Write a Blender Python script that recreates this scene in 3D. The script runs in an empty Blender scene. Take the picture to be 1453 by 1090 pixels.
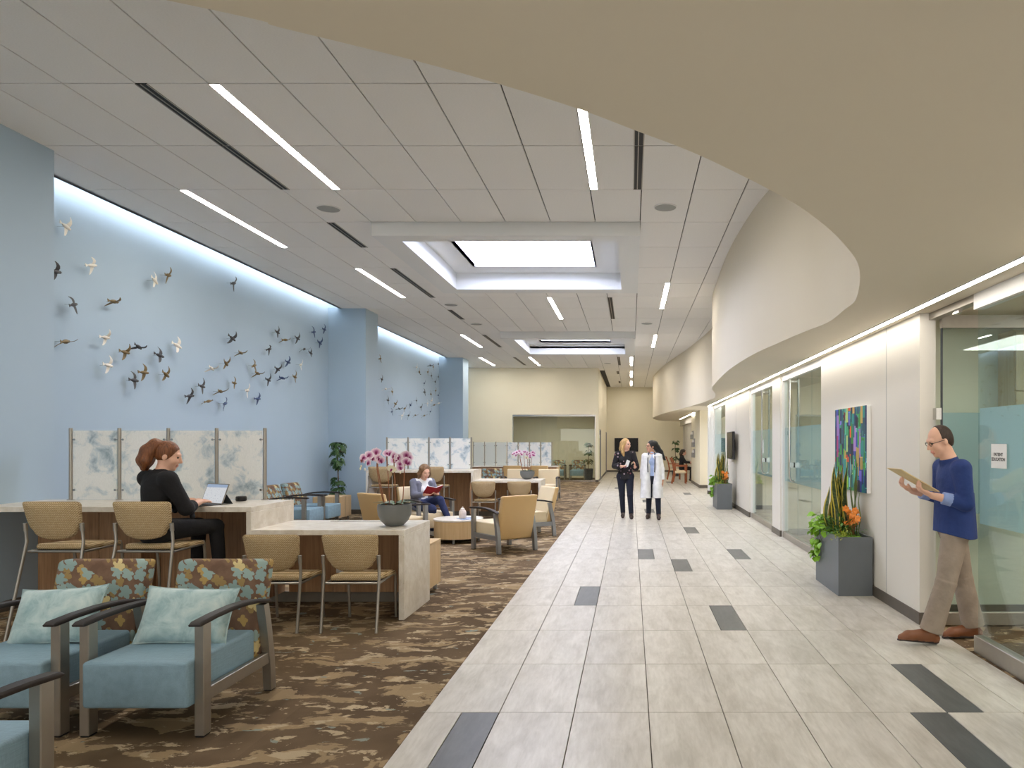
import bpy, bmesh, math, random
import numpy as np
from mathutils import Vector, Matrix, Euler

scene = bpy.context.scene
COL = scene.collection
PI = math.pi
random.seed(7)

# ---------------------------------------------------------------- camera
F, VX, VY, H = 988.0, 895.0, 628.0, 1.60      # focal length in pixels, vanishing point, eye height
cam_data = bpy.data.cameras.new('camera')
cam = bpy.data.objects.new('camera', cam_data)
COL.objects.link(cam)
cam.location = (0, 0, H)
cam.rotation_euler = (PI / 2, 0, 0)
cam_data.sensor_fit = 'HORIZONTAL'
cam_data.sensor_width = 36.0
cam_data.lens = F / 1453.0 * 36.0
cam_data.shift_x = (726.5 - VX) / 1453.0
cam_data.shift_y = (VY - 545.0) / 1453.0
cam_data.clip_start = 0.05
cam_data.clip_end = 200
scene.camera = cam

# ---------------------------------------------------------------- world, exposure
world = bpy.data.worlds.new('world')
scene.world = world
world.use_nodes = True
bg = world.node_tree.nodes['Background']
bg.inputs[0].default_value = (1.0, 0.97, 0.93, 1)
bg.inputs[1].default_value = 1.6
vs = scene.view_settings
vs.view_transform = 'Standard'
vs.look = 'None'
vs.gamma = 1.0
vs.use_curve_mapping = False
vs.exposure = 0.63

# light levels (emission strength of the fixtures built below)
E_STRIP = 42.0      # linear ceiling lights
E_SKY = 10.5        # skylight diffusers
E_COVE = 15.0       # wall-wash cove strips
E_SOFFIT = 13.5     # linear light along the soffit
E_ROOM = 9.5        # panel lights in the glazed rooms

# ---------------------------------------------------------------- pixel helpers
def floor_pt(px, py, z=0.0):
    y = F * (H - z) / (py - VY)
    return (px - VX) / F * y, y
def at_depth(px, py, y):
    return Vector(((px - VX) / F * y, y, H + (VY - py) / F * y))

# ---------------------------------------------------------------- materials
def lin(c):
    out = []
    for v in c[:3]:
        v = v / 255.0
        out.append(v / 12.92 if v <= 0.04045 else ((v + 0.055) / 1.055) ** 2.4)
    return (out[0], out[1], out[2], 1.0)

MATS = {}
class NT:
    """small node-tree helper"""
    def __init__(self, name):
        m = bpy.data.materials.new(name)
        m.use_nodes = True
        self.m, self.t = m, m.node_tree
        self.b = self.t.nodes['Principled BSDF']
        self.out = self.t.nodes['Material Output']
        MATS[name] = m
    def n(self, kind, **kw):
        nd = self.t.nodes.new(kind)
        for k, v in kw.items():
            if k.startswith('i_'):
                nd.inputs[k[2:].replace('_', ' ')].default_value = v
            else:
                setattr(nd, k, v)
        return nd
    def l(self, a, b):
        self.t.links.new(a, b)
    def coord(self, scale=(1, 1, 1), kind='Object', rot=(0, 0, 0)):
        tc = self.n('ShaderNodeTexCoord')
        mp = self.n('ShaderNodeMapping')
        mp.inputs['Scale'].default_value = scale
        mp.inputs['Rotation'].default_value = rot
        self.l(tc.outputs[kind], mp.inputs['Vector'])
        return mp.outputs['Vector']
    def noise(self, vec, scale=5, detail=3, rough=0.5, dist=0.0):
        nd = self.n('ShaderNodeTexNoise')
        nd.inputs['Scale'].default_value = scale
        nd.inputs['Detail'].default_value = detail
        nd.inputs['Roughness'].default_value = rough
        nd.inputs['Distortion'].default_value = dist
        self.l(vec, nd.inputs['Vector'])
        return nd.outputs['Fac']
    def ramp(self, fac, stops, interp='LINEAR'):
        nd = self.n('ShaderNodeValToRGB')
        cr = nd.color_ramp
        cr.interpolation = interp
        while len(cr.elements) < len(stops):
            cr.elements.new(0.5)
        for e, (p, c) in zip(cr.elements, stops):
            e.position = p
            e.color = c
        self.l(fac, nd.inputs['Fac'])
        return nd.outputs['Color']
    def mix(self, fac, a, b, blend='MIX'):
        nd = self.n('ShaderNodeMix', data_type='RGBA', blend_type=blend)
        for sock, v in ((nd.inputs[0], fac), (nd.inputs[6], a), (nd.inputs[7], b)):
            if hasattr(v, 'links'):
                self.l(v, sock)
            else:
                sock.default_value = v
        return nd.outputs[2]
    def math(self, op, a, b=None):
        nd = self.n('ShaderNodeMath', operation=op)
        for i, v in enumerate((a, b)):
            if v is None:
                continue
            if hasattr(v, 'links'):
                self.l(v, nd.inputs[i])
            else:
                nd.inputs[i].default_value = v
        return nd.outputs[0]
    def bump(self, height, strength=0.3, dist=0.01):
        nd = self.n('ShaderNodeBump')
        nd.inputs['Strength'].default_value = strength
        nd.inputs['Distance'].default_value = dist
        self.l(height, nd.inputs['Height'])
        self.l(nd.outputs['Normal'], self.b.inputs['Normal'])
    def set(self, color=None, rough=None, metal=None, spec=None, emit=None, estr=None, alpha=None):
        b = self.b
        for key, v in (('Base Color', color), ('Roughness', rough), ('Metallic', metal), ('Specular IOR Level', spec),
                       ('Emission Color', emit), ('Emission Strength', estr), ('Alpha', alpha)):
            if v is None:
                continue
            if hasattr(v, 'links'):
                self.l(v, b.inputs[key])
            else:
                b.inputs[key].default_value = v
        return self.m

def plain(name, rgb, rough=0.6, metal=0.0, var=0.05, vscale=8.0, bump=0.0, bscale=200.0, spec=0.5, bdist=0.002):
    t = NT(name)
    v = t.coord()
    c = lin(rgb)
    f = t.noise(v, vscale, 3)
    lo = tuple(x * (1 - var) for x in c[:3]) + (1,)
    hi = tuple(min(1, x * (1 + var)) for x in c[:3]) + (1,)
    t.set(color=t.ramp(f, [(0.3, lo), (0.7, hi)]), rough=rough, metal=metal, spec=spec)
    if bump:
        t.bump(t.noise(v, bscale, 2), bump, bdist)
    return t.m

def emitter(name, rgb, strength):
    t = NT(name)
    t.set(color=(0.8, 0.8, 0.8, 1), emit=lin(rgb), estr=strength, rough=0.5)
    return t.m

# paint and ceiling
plain('wall_blue', (169, 190, 207), 0.75, var=0.012, vscale=1.5, bump=0.05, bscale=260)
plain('wall_white', (226, 222, 212), 0.6, var=0.01, vscale=1.2, bump=0.04, bscale=260)
plain('wall_cream', (236, 229, 206), 0.75, var=0.012, vscale=1.2, bump=0.05, bscale=260)
plain('wall_room', (222, 217, 196), 0.75, var=0.012, vscale=1.2)
plain('soffit_cream', (221, 212, 192), 0.7, var=0.012, vscale=1.0, bump=0.03, bscale=200)
plain('coffer_white', (228, 230, 230), 0.7, var=0.01, vscale=1.0)
plain('coffer_cream', (224, 217, 196), 0.7, var=0.01, vscale=1.0)
plain('plenum_dark', (58, 56, 53), 0.9)
plain('frame_white', (232, 232, 230), 0.4, var=0.01)
plain('baseboard_dark', (92, 85, 76), 0.45, var=0.06, vscale=14)
plain('black_slot', (14, 14, 14), 0.6)
plain('speaker_grey', (160, 162, 160), 0.7, var=0.03, vscale=120)
def ceiling_tile():
    t = NT('ceiling_tile')
    v = t.coord((1, 5, 1))
    f = t.noise(v, 60, 3)
    oi = t.n('ShaderNodeObjectInfo')
    tint = t.math('MULTIPLY_ADD', oi.outputs['Random'], 0.03)
    t.t.nodes[-1].inputs[2].default_value = 0.975
    c = t.ramp(f, [(0.35, lin((234, 233, 231))), (0.65, lin((241, 240, 238)))])
    col = t.mix(1.0, c, tint, 'MULTIPLY')
    t.set(color=col, rough=0.85, spec=0.2)
    t.bump(f, 0.12, 0.002)
ceiling_tile()
# floor
def stone_tile(name, lo, hi, rough):
    t = NT(name)
    oi = t.n('ShaderNodeObjectInfo')
    tc = t.n('ShaderNodeTexCoord')
    add = t.n('ShaderNodeVectorMath', operation='ADD')
    sc = t.n('ShaderNodeVectorMath', operation='SCALE')
    t.l(oi.outputs['Random'], sc.inputs['Scale'])
    sc.inputs[0].default_value = (37.0, 53.0, 11.0)
    t.l(tc.outputs['Object'], add.inputs[0])
    t.l(sc.outputs[0], add.inputs[1])
    mp = t.n('ShaderNodeMapping')
    mp.inputs['Scale'].default_value = (2.4, 0.8, 1)
    t.l(add.outputs[0], mp.inputs['Vector'])
    f1 = t.noise(mp.outputs[0], 3.0, 6, 0.6, 0.6)
    mp2 = t.n('ShaderNodeMapping')
    mp2.inputs['Scale'].default_value = (14, 2.0, 1)
    t.l(add.outputs[0], mp2.inputs['Vector'])
    f2 = t.noise(mp2.outputs[0], 3.0, 5, 0.65, 0.3)
    f = t.math('ADD', t.math('MULTIPLY', f1, 0.62), t.math('MULTIPLY', f2, 0.38))
    c = t.ramp(f, [(0.36, lin(lo)), (0.62, lin(hi))])
    tint = t.math('MULTIPLY_ADD', oi.outputs['Random'], 0.07)
    t.t.nodes[-1].inputs[2].default_value = 0.955
    t.set(color=t.mix(1.0, c, tint, 'MULTIPLY'), rough=rough, spec=0.45)
    t.bump(f2, 0.05, 0.002)
stone_tile('tile_light', (180, 175, 162), (211, 207, 197), 0.34)
stone_tile('tile_dark', (72, 75, 74), (92, 95, 93), 0.4)
plain('grout', (96, 88, 76), 0.9)
def carpet():
    t = NT('carpet')
    v = t.coord((1.0, 1.0, 1))
    base_f = t.noise(v, 1.1, 4, 0.55)
    base = t.ramp(base_f, [(0.4, lin((97, 80, 60))), (0.6, lin((124, 104, 80)))])
    vs_ = t.coord((1.0, 1.7, 1))
    f1 = t.noise(vs_, 2.6, 7, 0.62, 0.4)
    m1 = t.ramp(f1, [(0.535, (0, 0, 0, 1)), (0.55, (1, 1, 1, 1))])
    c1 = t.mix(m1, base, lin((168, 145, 112)))
    vs2 = t.coord((1.0, 2.0, 1), rot=(0, 0, 0.1))
    f2 = t.noise(vs2, 4.2, 7, 0.66, 0.5)
    m2 = t.ramp(f2, [(0.57, (0, 0, 0, 1)), (0.59, (1, 1, 1, 1))])
    c2 = t.mix(m2, c1, lin((198, 178, 146)))
    vs3 = t.coord((1.2, 2.2, 1), rot=(0, 0, 0.5))
    f3 = t.noise(vs3, 4.5, 6, 0.6, 0.4)
    m3 = t.ramp(f3, [(0.655, (0, 0, 0, 1)), (0.67, (1, 1, 1, 1))])
    c3 = t.mix(m3, c2, lin((150, 158, 146)))
    br = t.n('ShaderNodeTexBrick')
    br.offset = 0.5
    br.inputs['Color1'].default_value = (1, 1, 1, 1)
    br.inputs['Color2'].default_value = (0.78, 0.78, 0.78, 1)
    br.inputs['Mortar'].default_value = (0.8, 0.8, 0.8, 1)
    br.inputs['Scale'].default_value = 1.0
    br.inputs['Mortar Size'].default_value = 0.0
    br.inputs['Brick Width'].default_value = 1.0
    br.inputs['Row Height'].default_value = 0.25
    rv = t.coord((1, 1, 1), rot=(0, 0, PI / 2))
    t.l(rv, br.inputs['Vector'])
    c4 = t.mix(0.7, c3, t.mix(1.0, c3, br.outputs['Color'], 'MULTIPLY'))
    fib = t.noise(t.coord((1, 1, 1)), 420, 2)
    c5 = t.mix(1.0, c4, t.ramp(fib, [(0.3, (0.72, 0.72, 0.72, 1)), (0.7, (1.1, 1.1, 1.1, 1))]), 'MULTIPLY')
    t.set(color=c5, rough=0.95, spec=0.15)
    t.bump(fib, 0.5, 0.004)
carpet()
# furniture
def wood(name, dark, light, axis=2, scale=1.0, rough=0.45):
    t = NT(name)
    s = [22.0 * scale] * 3
    s[axis] = 1.2 * scale
    v = t.coord(tuple(s))
    f = t.noise(v, 1.0, 5, 0.6, 1.2)
    s2 = [70.0 * scale] * 3
    s2[axis] = 2.0 * scale
    f2 = t.noise(t.coord(tuple(s2)), 1.0, 3, 0.6)
    ff = t.math('ADD', t.math('MULTIPLY', f, 0.7), t.math('MULTIPLY', f2, 0.3))
    oi = t.n('ShaderNodeObjectInfo')
    tint = t.math('MULTIPLY_ADD', oi.outputs['Random'], 0.16)
    t.t.nodes[-1].inputs[2].default_value = 0.92
    c = t.ramp(ff, [(0.3, lin(dark)), (0.7, lin(light))])
    t.set(color=t.mix(1.0, c, tint, 'MULTIPLY'), rough=rough, spec=0.4)
    t.bump(ff, 0.05, 0.002)
wood('wood_walnut', (140, 104, 74), (190, 152, 114))
wood('wood_maple', (204, 172, 126), (226, 200, 158))
wood('wood_cherry', (132, 70, 36), (172, 98, 56))
def stone_top():
    t = NT('stone_top')
    v = t.coord()
    f1 = t.noise(v, 9, 6, 0.6, 0.5)
    f2 = t.noise(v, 38, 4, 0.6)
    c = t.ramp(f1, [(0.35, lin((216, 207, 190))), (0.65, lin((236, 230, 218)))])
    m = t.ramp(f2, [(0.62, (0, 0, 0, 1)), (0.72, (1, 1, 1, 1))])
    c2 = t.mix(t.math('MULTIPLY', m, 0.55), c, lin((184, 168, 140)))
    t.set(color=c2, rough=0.3, spec=0.5)
stone_top()
def weave():
    t = NT('weave_tan')
    v = t.coord((1, 1, 1), rot=(PI / 2, 0, 0))
    br = t.n('ShaderNodeTexBrick')
    br.offset = 0.5
    for k, val in (('Scale', 1.0), ('Mortar Size', 0.0022), ('Brick Width', 0.017), ('Row Height', 0.0085), ('Mortar Smooth', 0.4)):
        br.inputs[k].default_value = val
    br.inputs['Color1'].default_value = lin((212, 188, 146))
    br.inputs['Color2'].default_value = lin((228, 208, 170))
    br.inputs['Mortar'].default_value = lin((146, 120, 82))
    t.l(v, br.inputs['Vector'])
    t.set(color=br.outputs['Color'], rough=0.9, spec=0.2)
    t.bump(br.outputs['Fac'], -0.3, 0.003)
weave()
plain('vinyl_tan', (206, 172, 118), 0.5, var=0.03, vscale=3, bump=0.08, bscale=300)
plain('vinyl_cream', (226, 208, 172), 0.45, var=0.03, vscale=3, bump=0.08, bscale=300)
def linen(name, rgb):
    t = NT(name)
    v1 = t.noise(t.coord((400, 18, 400)), 1.0, 2)
    v2 = t.noise(t.coord((18, 400, 18)), 1.0, 2)
    f = t.math('ADD', t.math('MULTIPLY', v1, 0.5), t.math('MULTIPLY', v2, 0.5))
    c = lin(rgb)
    t.set(color=t.ramp(f, [(0.35, tuple(x * 0.84 for x in c[:3]) + (1,)), (0.65, tuple(min(1, x * 1.12) for x in c[:3]) + (1,))]), rough=0.6, spec=0.35)
    t.bump(f, 0.15, 0.002)
linen('fabric_blue', (136, 165, 180))
def floral():
    t = NT('fabric_floral')
    tc = t.n('ShaderNodeTexCoord')
    sp = t.n('ShaderNodeSeparateXYZ')
    t.l(tc.outputs['Object'], sp.inputs[0])
    u = t.math('MULTIPLY_ADD', sp.outputs['Y'], 0.8)
    t.l(sp.outputs['X'], t.t.nodes[-1].inputs[2])
    def layer(col, scale, stops, shift, size, lobes, thin):
        cb = t.n('ShaderNodeCombineXYZ')
        t.l(t.math('ADD', u, shift), cb.inputs[0])
        t.l(t.math('ADD', sp.outputs['Z'], shift * 0.7), cb.inputs[1])
        nz = t.n('ShaderNodeTexNoise')
        nz.inputs['Scale'].default_value = 22
        t.l(cb.outputs[0], nz.inputs['Vector'])
        sub = t.n('ShaderNodeVectorMath', operation='SUBTRACT')
        t.l(nz.outputs['Color'], sub.inputs[0])
        sub.inputs[1].default_value = (0.5, 0.5, 0.5)
        ms = t.n('ShaderNodeVectorMath', operation='SCALE')
        ms.inputs['Scale'].default_value = 0.035
        t.l(sub.outputs[0], ms.inputs[0])
        ad = t.n('ShaderNodeVectorMath', operation='ADD')
        t.l(cb.outputs[0], ad.inputs[0])
        t.l(ms.outputs[0], ad.inputs[1])
        vo = t.n('ShaderNodeTexVoronoi', voronoi_dimensions='2D', feature='F1')
        vo.inputs['Scale'].default_value = scale
        vo.inputs['Randomness'].default_value = 0.75
        t.l(ad.outputs[0], vo.inputs['Vector'])
        sc = t.n('ShaderNodeVectorMath', operation='SCALE')
        sc.inputs['Scale'].default_value = 1.0
        t.l(vo.outputs['Position'], sc.inputs[0])
        df = t.n('ShaderNodeVectorMath', operation='SUBTRACT')
        t.l(ad.outputs[0], df.inputs[0])
        t.l(sc.outputs[0], df.inputs[1])
        s2 = t.n('ShaderNodeSeparateXYZ')
        t.l(df.outputs[0], s2.inputs[0])
        ang = t.math('ARCTAN2', s2.outputs[1], s2.outputs[0])
        pet = t.math('ABSOLUTE', t.math('COSINE', t.math('MULTIPLY', ang, lobes / 2.0)))
        rad = t.math('MULTIPLY', t.math('MULTIPLY_ADD', pet, 0.45), size)
        t.t.nodes[-2].inputs[2].default_value = 0.6
        mask = t.math('LESS_THAN', vo.outputs['Distance'], rad)
        sc_ = t.n('ShaderNodeSeparateColor')
        t.l(vo.outputs['Color'], sc_.inputs[0])
        cc = t.ramp(sc_.outputs[0], stops, 'CONSTANT')
        keep = t.math('GREATER_THAN', sc_.outputs[1], thin)
        return t.mix(t.math('MULTIPLY', mask, keep), col, cc)
    base = t.ramp(t.noise(tc.outputs['Object'], 14, 3), [(0.4, lin((110, 86, 70))), (0.6, lin((124, 98, 80)))])
    g = lin((152, 128, 84)); b = lin((138, 160, 156)); k = lin((208, 190, 138))
    c1 = layer(base, 13.0, [(0.0, g), (0.5, lin((176, 148, 92))), (0.8, g)], 3.1, 0.42, 4, 0.35)
    c2 = layer(c1, 11.5, [(0.0, b), (0.45, lin((150, 170, 164))), (0.8, k)], 0.0, 0.47, 5, 0.22)
    t.set(color=c2, rough=0.85, spec=0.2)
floral()
def velvet():
    t = NT('pillow_velvet')
    f = t.noise(t.coord(), 9, 6, 0.65, 0.6)
    t.set(color=t.ramp(f, [(0.32, lin((140, 170, 174))), (0.5, lin((176, 200, 200))), (0.7, lin((204, 218, 214)))]), rough=0.7, spec=0.3)
    t.b.inputs['Sheen Weight'].default_value = 0.3
    t.bump(f, 0.15, 0.01)
velvet()
plain('metal_satin', (168, 162, 152), 0.38, metal=0.85, var=0.03, vscale=20)
plain('metal_grey', (150, 150, 150), 0.4, metal=0.7, var=0.03, vscale=20)
plain('steel', (200, 198, 194), 0.22, metal=1.0, var=0.02)
plain('arm_dark', (50, 44, 42), 0.5, var=0.06, spec=0.35)
plain('black_plastic', (22, 22, 24), 0.45)
plain('toe_kick', (120, 112, 100), 0.6)
plain('planter_grey', (104, 110, 114), 0.42, var=0.03)
plain('pot_dark', (60, 66, 72), 0.4)
plain('soil', (74, 58, 40), 0.95, var=0.2, vscale=40, bump=0.5, bscale=60)
plain('screen_black', (14, 15, 16), 0.25, var=0.0, spec=0.3)
plain('paper_white', (236, 236, 234), 0.7, var=0.01)
plain('ink', (40, 42, 46), 0.7)
def glass(name, tint, refl=0.045):
    t = NT(name)
    tr = t.n('ShaderNodeBsdfTransparent')
    tr.inputs[0].default_value = tint
    gl = t.n('ShaderNodeBsdfGlossy')
    gl.inputs['Roughness'].default_value = 0.0
    gl.inputs[0].default_value = (0.95, 1.0, 0.98, 1)
    lw = t.n('ShaderNodeLayerWeight')
    lw.inputs['Blend'].default_value = 0.5
    f = t.math('ADD', t.math('MULTIPLY', t.math('POWER', lw.outputs['Facing'], 5.0), 0.8), refl)
    mx = t.n('ShaderNodeMixShader')
    t.l(f, mx.inputs[0])
    t.l(tr.outputs[0], mx.inputs[1])
    t.l(gl.outputs[0], mx.inputs[2])
    t.l(mx.outputs[0], t.out.inputs['Surface'])
    t.t.nodes.remove(t.b)
glass('glass_clear', (0.89, 0.945, 0.95, 1))
glass('glass_grey', (0.86, 0.88, 0.84, 1))
def frosted():
    t = NT('frosted_film')
    tr = t.n('ShaderNodeBsdfTransparent')
    tr.inputs[0].default_value = (0.80, 0.94, 0.98, 1)
    df = t.n('ShaderNodeBsdfDiffuse')
    df.inputs[0].default_value = lin((208, 227, 231))
    tl = t.n('ShaderNodeBsdfTranslucent')
    tl.inputs[0].default_value = lin((212, 226, 228))
    m1 = t.n('ShaderNodeMixShader'); m1.inputs[0].default_value = 0.5
    t.l(df.outputs[0], m1.inputs[1]); t.l(tl.outputs[0], m1.inputs[2])
    m2 = t.n('ShaderNodeMixShader'); m2.inputs[0].default_value = 0.6
    t.l(tr.outputs[0], m2.inputs[1]); t.l(m1.outputs[0], m2.inputs[2])
    t.l(m2.outputs[0], t.out.inputs['Surface'])
    t.t.nodes.remove(t.b)
frosted()
def print_panel():
    t = NT('screen_print')
    oi = t.n('ShaderNodeObjectInfo')
    tc = t.n('ShaderNodeTexCoord')
    ad = t.n('ShaderNodeVectorMath', operation='ADD')
    sc = t.n('ShaderNodeVectorMath', operation='SCALE')
    sc.inputs[0].default_value = (13.0, 7.0, 29.0)
    t.l(oi.outputs['Random'], sc.inputs['Scale'])
    t.l(tc.outputs['Object'], ad.inputs[0]); t.l(sc.outputs[0], ad.inputs[1])
    f = t.noise(ad.outputs[0], 5.5, 6, 0.62, 0.4)
    c = t.ramp(f, [(0.50, lin((252, 253, 250))), (0.58, lin((222, 232, 236))), (0.68, lin((170, 190, 200)))])
    w = t.noise(t.coord((300, 300, 60)), 1.0, 2)
    c = t.mix(0.12, c, t.ramp(w, [(0.4, (0.5, 0.5, 0.5, 1)), (0.6, (1, 1, 1, 1))]), 'MULTIPLY')
    df = t.n('ShaderNodeBsdfDiffuse'); t.l(c, df.inputs[0])
    tl = t.n('ShaderNodeBsdfTranslucent'); t.l(c, tl.inputs[0])
    m1 = t.n('ShaderNodeMixShader'); m1.inputs[0].default_value = 0.25
    t.l(df.outputs[0], m1.inputs[1]); t.l(tl.outputs[0], m1.inputs[2])
    gl = t.n('ShaderNodeBsdfGlossy'); gl.inputs['Roughness'].default_value = 0.15
    m2 = t.n('ShaderNodeMixShader'); m2.inputs[0].default_value = 0.04
    t.l(m1.outputs[0], m2.inputs[1]); t.l(gl.outputs[0], m2.inputs[2])
    t.l(m2.outputs[0], t.out.inputs['Surface'])
    t.t.nodes.remove(t.b)
print_panel()
emitter('strip_light', (255, 246, 236), E_STRIP)
emitter('skylight_glow', (222, 228, 255), E_SKY)
emitter('cove_glow', (246, 248, 252), E_COVE)
emitter('soffit_glow', (255, 246, 236), E_SOFFIT)
emitter('room_glow', (255, 248, 236), E_ROOM)
emitter('downlight_glow', (255, 246, 230), 150.0)

# ---------------------------------------------------------------- mesh helpers
class MB:
    def __init__(self):
        self.bm = bmesh.new()
        self.mi = 0
    def _tag(self, faces):
        for f in faces:
            f.material_index = self.mi
    def box(self, x0, x1, y0, y1, z0, z1, bevel=0.0, seg=2, rot=None, pivot=None):
        r = bmesh.ops.create_cube(self.bm, size=1.0)
        vs = r['verts']
        c = Vector(((x0 + x1) / 2, (y0 + y1) / 2, (z0 + z1) / 2))
        s = Vector((x1 - x0, y1 - y0, z1 - z0))
        for v in vs:
            v.co = Vector((v.co.x * s.x, v.co.y * s.y, v.co.z * s.z)) + c
        fs = list({f for v in vs for f in v.link_faces})
        if bevel > 0:
            es = list({e for v in vs for e in v.link_edges})
            rb = bmesh.ops.bevel(self.bm, geom=es, offset=bevel, segments=seg, affect='EDGES', profile=0.5)
            vs = list({v for f in rb['faces'] for v in f.verts})
            fs = list({f for v in vs for f in v.link_faces})
        if rot is not None:
            p = Vector(pivot) if pivot else c
            for v in vs:
                v.co = rot @ (v.co - p) + p
        self._tag(fs)
        return vs
    def tube(self, pts, r, n=8, cap=True, closed=False, flat=1.0):
        pts = [Vector(p) for p in pts]
        rs = r if isinstance(r, (list, tuple)) else [r] * len(pts)
        m = len(pts)
        rings, up = [], None
        for i, p in enumerate(pts):
            if closed:
                t = (pts[(i + 1) % m] - pts[i - 1]).normalized()
            else:
                t = (pts[min(i + 1, m - 1)] - pts[max(i - 1, 0)]).normalized()
            if up is None:
                a = Vector((0, 0, 1)) if abs(t.z) < 0.9 else Vector((0, 1, 0))
                up = (a - t * a.dot(t)).normalized()
            else:
                up = (up - t * up.dot(t)).normalized()
            s = t.cross(up)
            rings.append([self.bm.verts.new(p + (up * math.cos(2 * PI * k / n) * flat + s * math.sin(2 * PI * k / n)) * rs[i]) for k in range(n)])
        fs = []
        for i in range(m if closed else m - 1):
            a, b = rings[i], rings[(i + 1) % m]
            for k in range(n):
                fs.append(self.bm.faces.new((a[k], a[(k + 1) % n], b[(k + 1) % n], b[k])))
        if cap and not closed:
            fs.append(self.bm.faces.new(rings[0][::-1]))
            fs.append(self.bm.faces.new(rings[-1]))
        self._tag(fs)
    def lathe(self, prof, n=24, c=(0, 0, 0), cap=True):
        c = Vector(c)
        rings = []
        for r, z in prof:
            rings.append([self.bm.verts.new(c + Vector((r * math.cos(2 * PI * k / n), r * math.sin(2 * PI * k / n), z))) for k in range(n)])
        fs = []
        for a, b in zip(rings, rings[1:]):
            for k in range(n):
                fs.append(self.bm.faces.new((a[k], a[(k + 1) % n], b[(k + 1) % n], b[k])))
        if cap:
            fs.append(self.bm.faces.new(rings[0][::-1]))
            fs.append(self.bm.faces.new(rings[-1]))
        self._tag(fs)
    def loft(self, rings, cap=True, closed_u=True):
        vr = [[self.bm.verts.new(Vector(p)) for p in r] for r in rings]
        fs = []
        n = len(vr[0])
        for a, b in zip(vr, vr[1:]):
            for k in range(n if closed_u else n - 1):
                fs.append(self.bm.faces.new((a[k], a[(k + 1) % n], b[(k + 1) % n], b[k])))
        if cap and closed_u:
            fs.append(self.bm.faces.new(vr[0][::-1]))
            fs.append(self.bm.faces.new(vr[-1]))
        self._tag(fs)
        return vr
    def prism(self, poly, a0, a1, axis='z'):
        def P(u, v, w):
            return {'z': Vector((u, v, w)), 'y': Vector((u, w, v)), 'x': Vector((w, u, v))}[axis]
        b = [self.bm.verts.new(P(u, v, a0)) for u, v in poly]
        t = [self.bm.verts.new(P(u, v, a1)) for u, v in poly]
        n = len(poly)
        fs = [self.bm.faces.new(b[::-1]), self.bm.faces.new(t)]
        for k in range(n):
            fs.append(self.bm.faces.new((b[k], b[(k + 1) % n], t[(k + 1) % n], t[k])))
        self._tag(fs)
        return b + t
    def quad(self, pts):
        f = self.bm.faces.new([self.bm.verts.new(Vector(p)) for p in pts])
        self._tag([f])
    def sphere(self, c, r, seg=12, rings=8, scale=(1, 1, 1), rot=None):
        res = bmesh.ops.create_uvsphere(self.bm, u_segments=seg, v_segments=rings, radius=r)
        for v in res['verts']:
            p = Vector((v.co.x * scale[0], v.co.y * scale[1], v.co.z * scale[2]))
            v.co = (rot @ p if rot is not None else p) + Vector(c)
        self._tag({f for v in res['verts'] for f in v.link_faces})
    def mesh(self, name, mats, smooth=True, angle=35):
        bmesh.ops.recalc_face_normals(self.bm, faces=self.bm.faces[:])
        me = bpy.data.meshes.new(name)
        self.bm.to_mesh(me)
        self.bm.free()
        for m in (mats if isinstance(mats, (list, tuple)) else [mats]):
            me.materials.append(MATS[m])
        if smooth:
            me.shade_smooth()
            me.set_sharp_from_angle(angle=math.radians(angle))
        return me
    def build(self, name, mats, parent=None, smooth=True, angle=35):
        return link(name, self.mesh(name, mats, smooth, angle), parent)

def link(name, me, parent=None, loc=None):
    o = bpy.data.objects.new(name, me)
    COL.objects.link(o)
    if parent is not None:
        o.parent = parent
    if loc is not None:
        o.location = loc
    return o
def tag(o, label, cat, group=None):
    o['label'] = label
    o['category'] = cat
    if group:
        o['group'] = group
    return o
def thing(name, label, cat, loc=(0, 0, 0), rotz=0.0, group=None):
    o = bpy.data.objects.new(name, None)
    COL.objects.link(o)
    o.location = loc
    o.rotation_euler = (0, 0, rotz)
    return tag(o, label, cat, group)
def struct(o, label=None):
    o['kind'] = 'structure'
    if label:
        o['label'] = label
    return o
def copy_tree(o, loc=None, rotz=None, label=None, group=None, parent=None):
    c = o.copy()
    COL.objects.link(c)
    c.parent = parent
    if loc is not None:
        c.location = loc
    if rotz is not None:
        c.rotation_euler = (0, 0, rotz)
    if label:
        c['label'] = label
    if group:
        c['group'] = group
    for ch in list(o.children):
        copy_tree(ch, parent=c)
    return c
def boxobj(name, mat, x0, x1, y0, y1, z0, z1, parent=None, bevel=0.0):
    mb = MB()
    mb.box(x0, x1, y0, y1, z0, z1, bevel)
    return mb.build(name, mat, parent)
def catmull(pts, n=6):
    pts = [np.array(p, float) for p in pts]
    out = []
    for i in range(len(pts) - 1):
        p0, p1, p2, p3 = pts[max(i - 1, 0)], pts[i], pts[i + 1], pts[min(i + 2, len(pts) - 1)]
        for k in range(n):
            t = k / n
            out.append(0.5 * ((2 * p1) + (p2 - p0) * t + (2 * p0 - 5 * p1 + 4 * p2 - p3) * t * t + (3 * p1 - p0 - 3 * p2 + p3) * t ** 3))
    out.append(pts[-1])
    return [tuple(float(v) for v in p) for p in out]
# ================================================================ the building
CEIL, SOF = 4.60, 2.735          # ceiling and soffit heights
XR, XL, XP = 2.54, -6.77, -5.93  # right wall, alcove wall, pilaster face
YB, YE = 28.0, 37.8              # cream wall, end wall of the corridor
XC = -1.2215                     # edge between carpet and tiles
COFFERS = [(9.478, 13.135), (18.83, 22.49)]
CX0, CX1 = -3.53, 0.127

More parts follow.
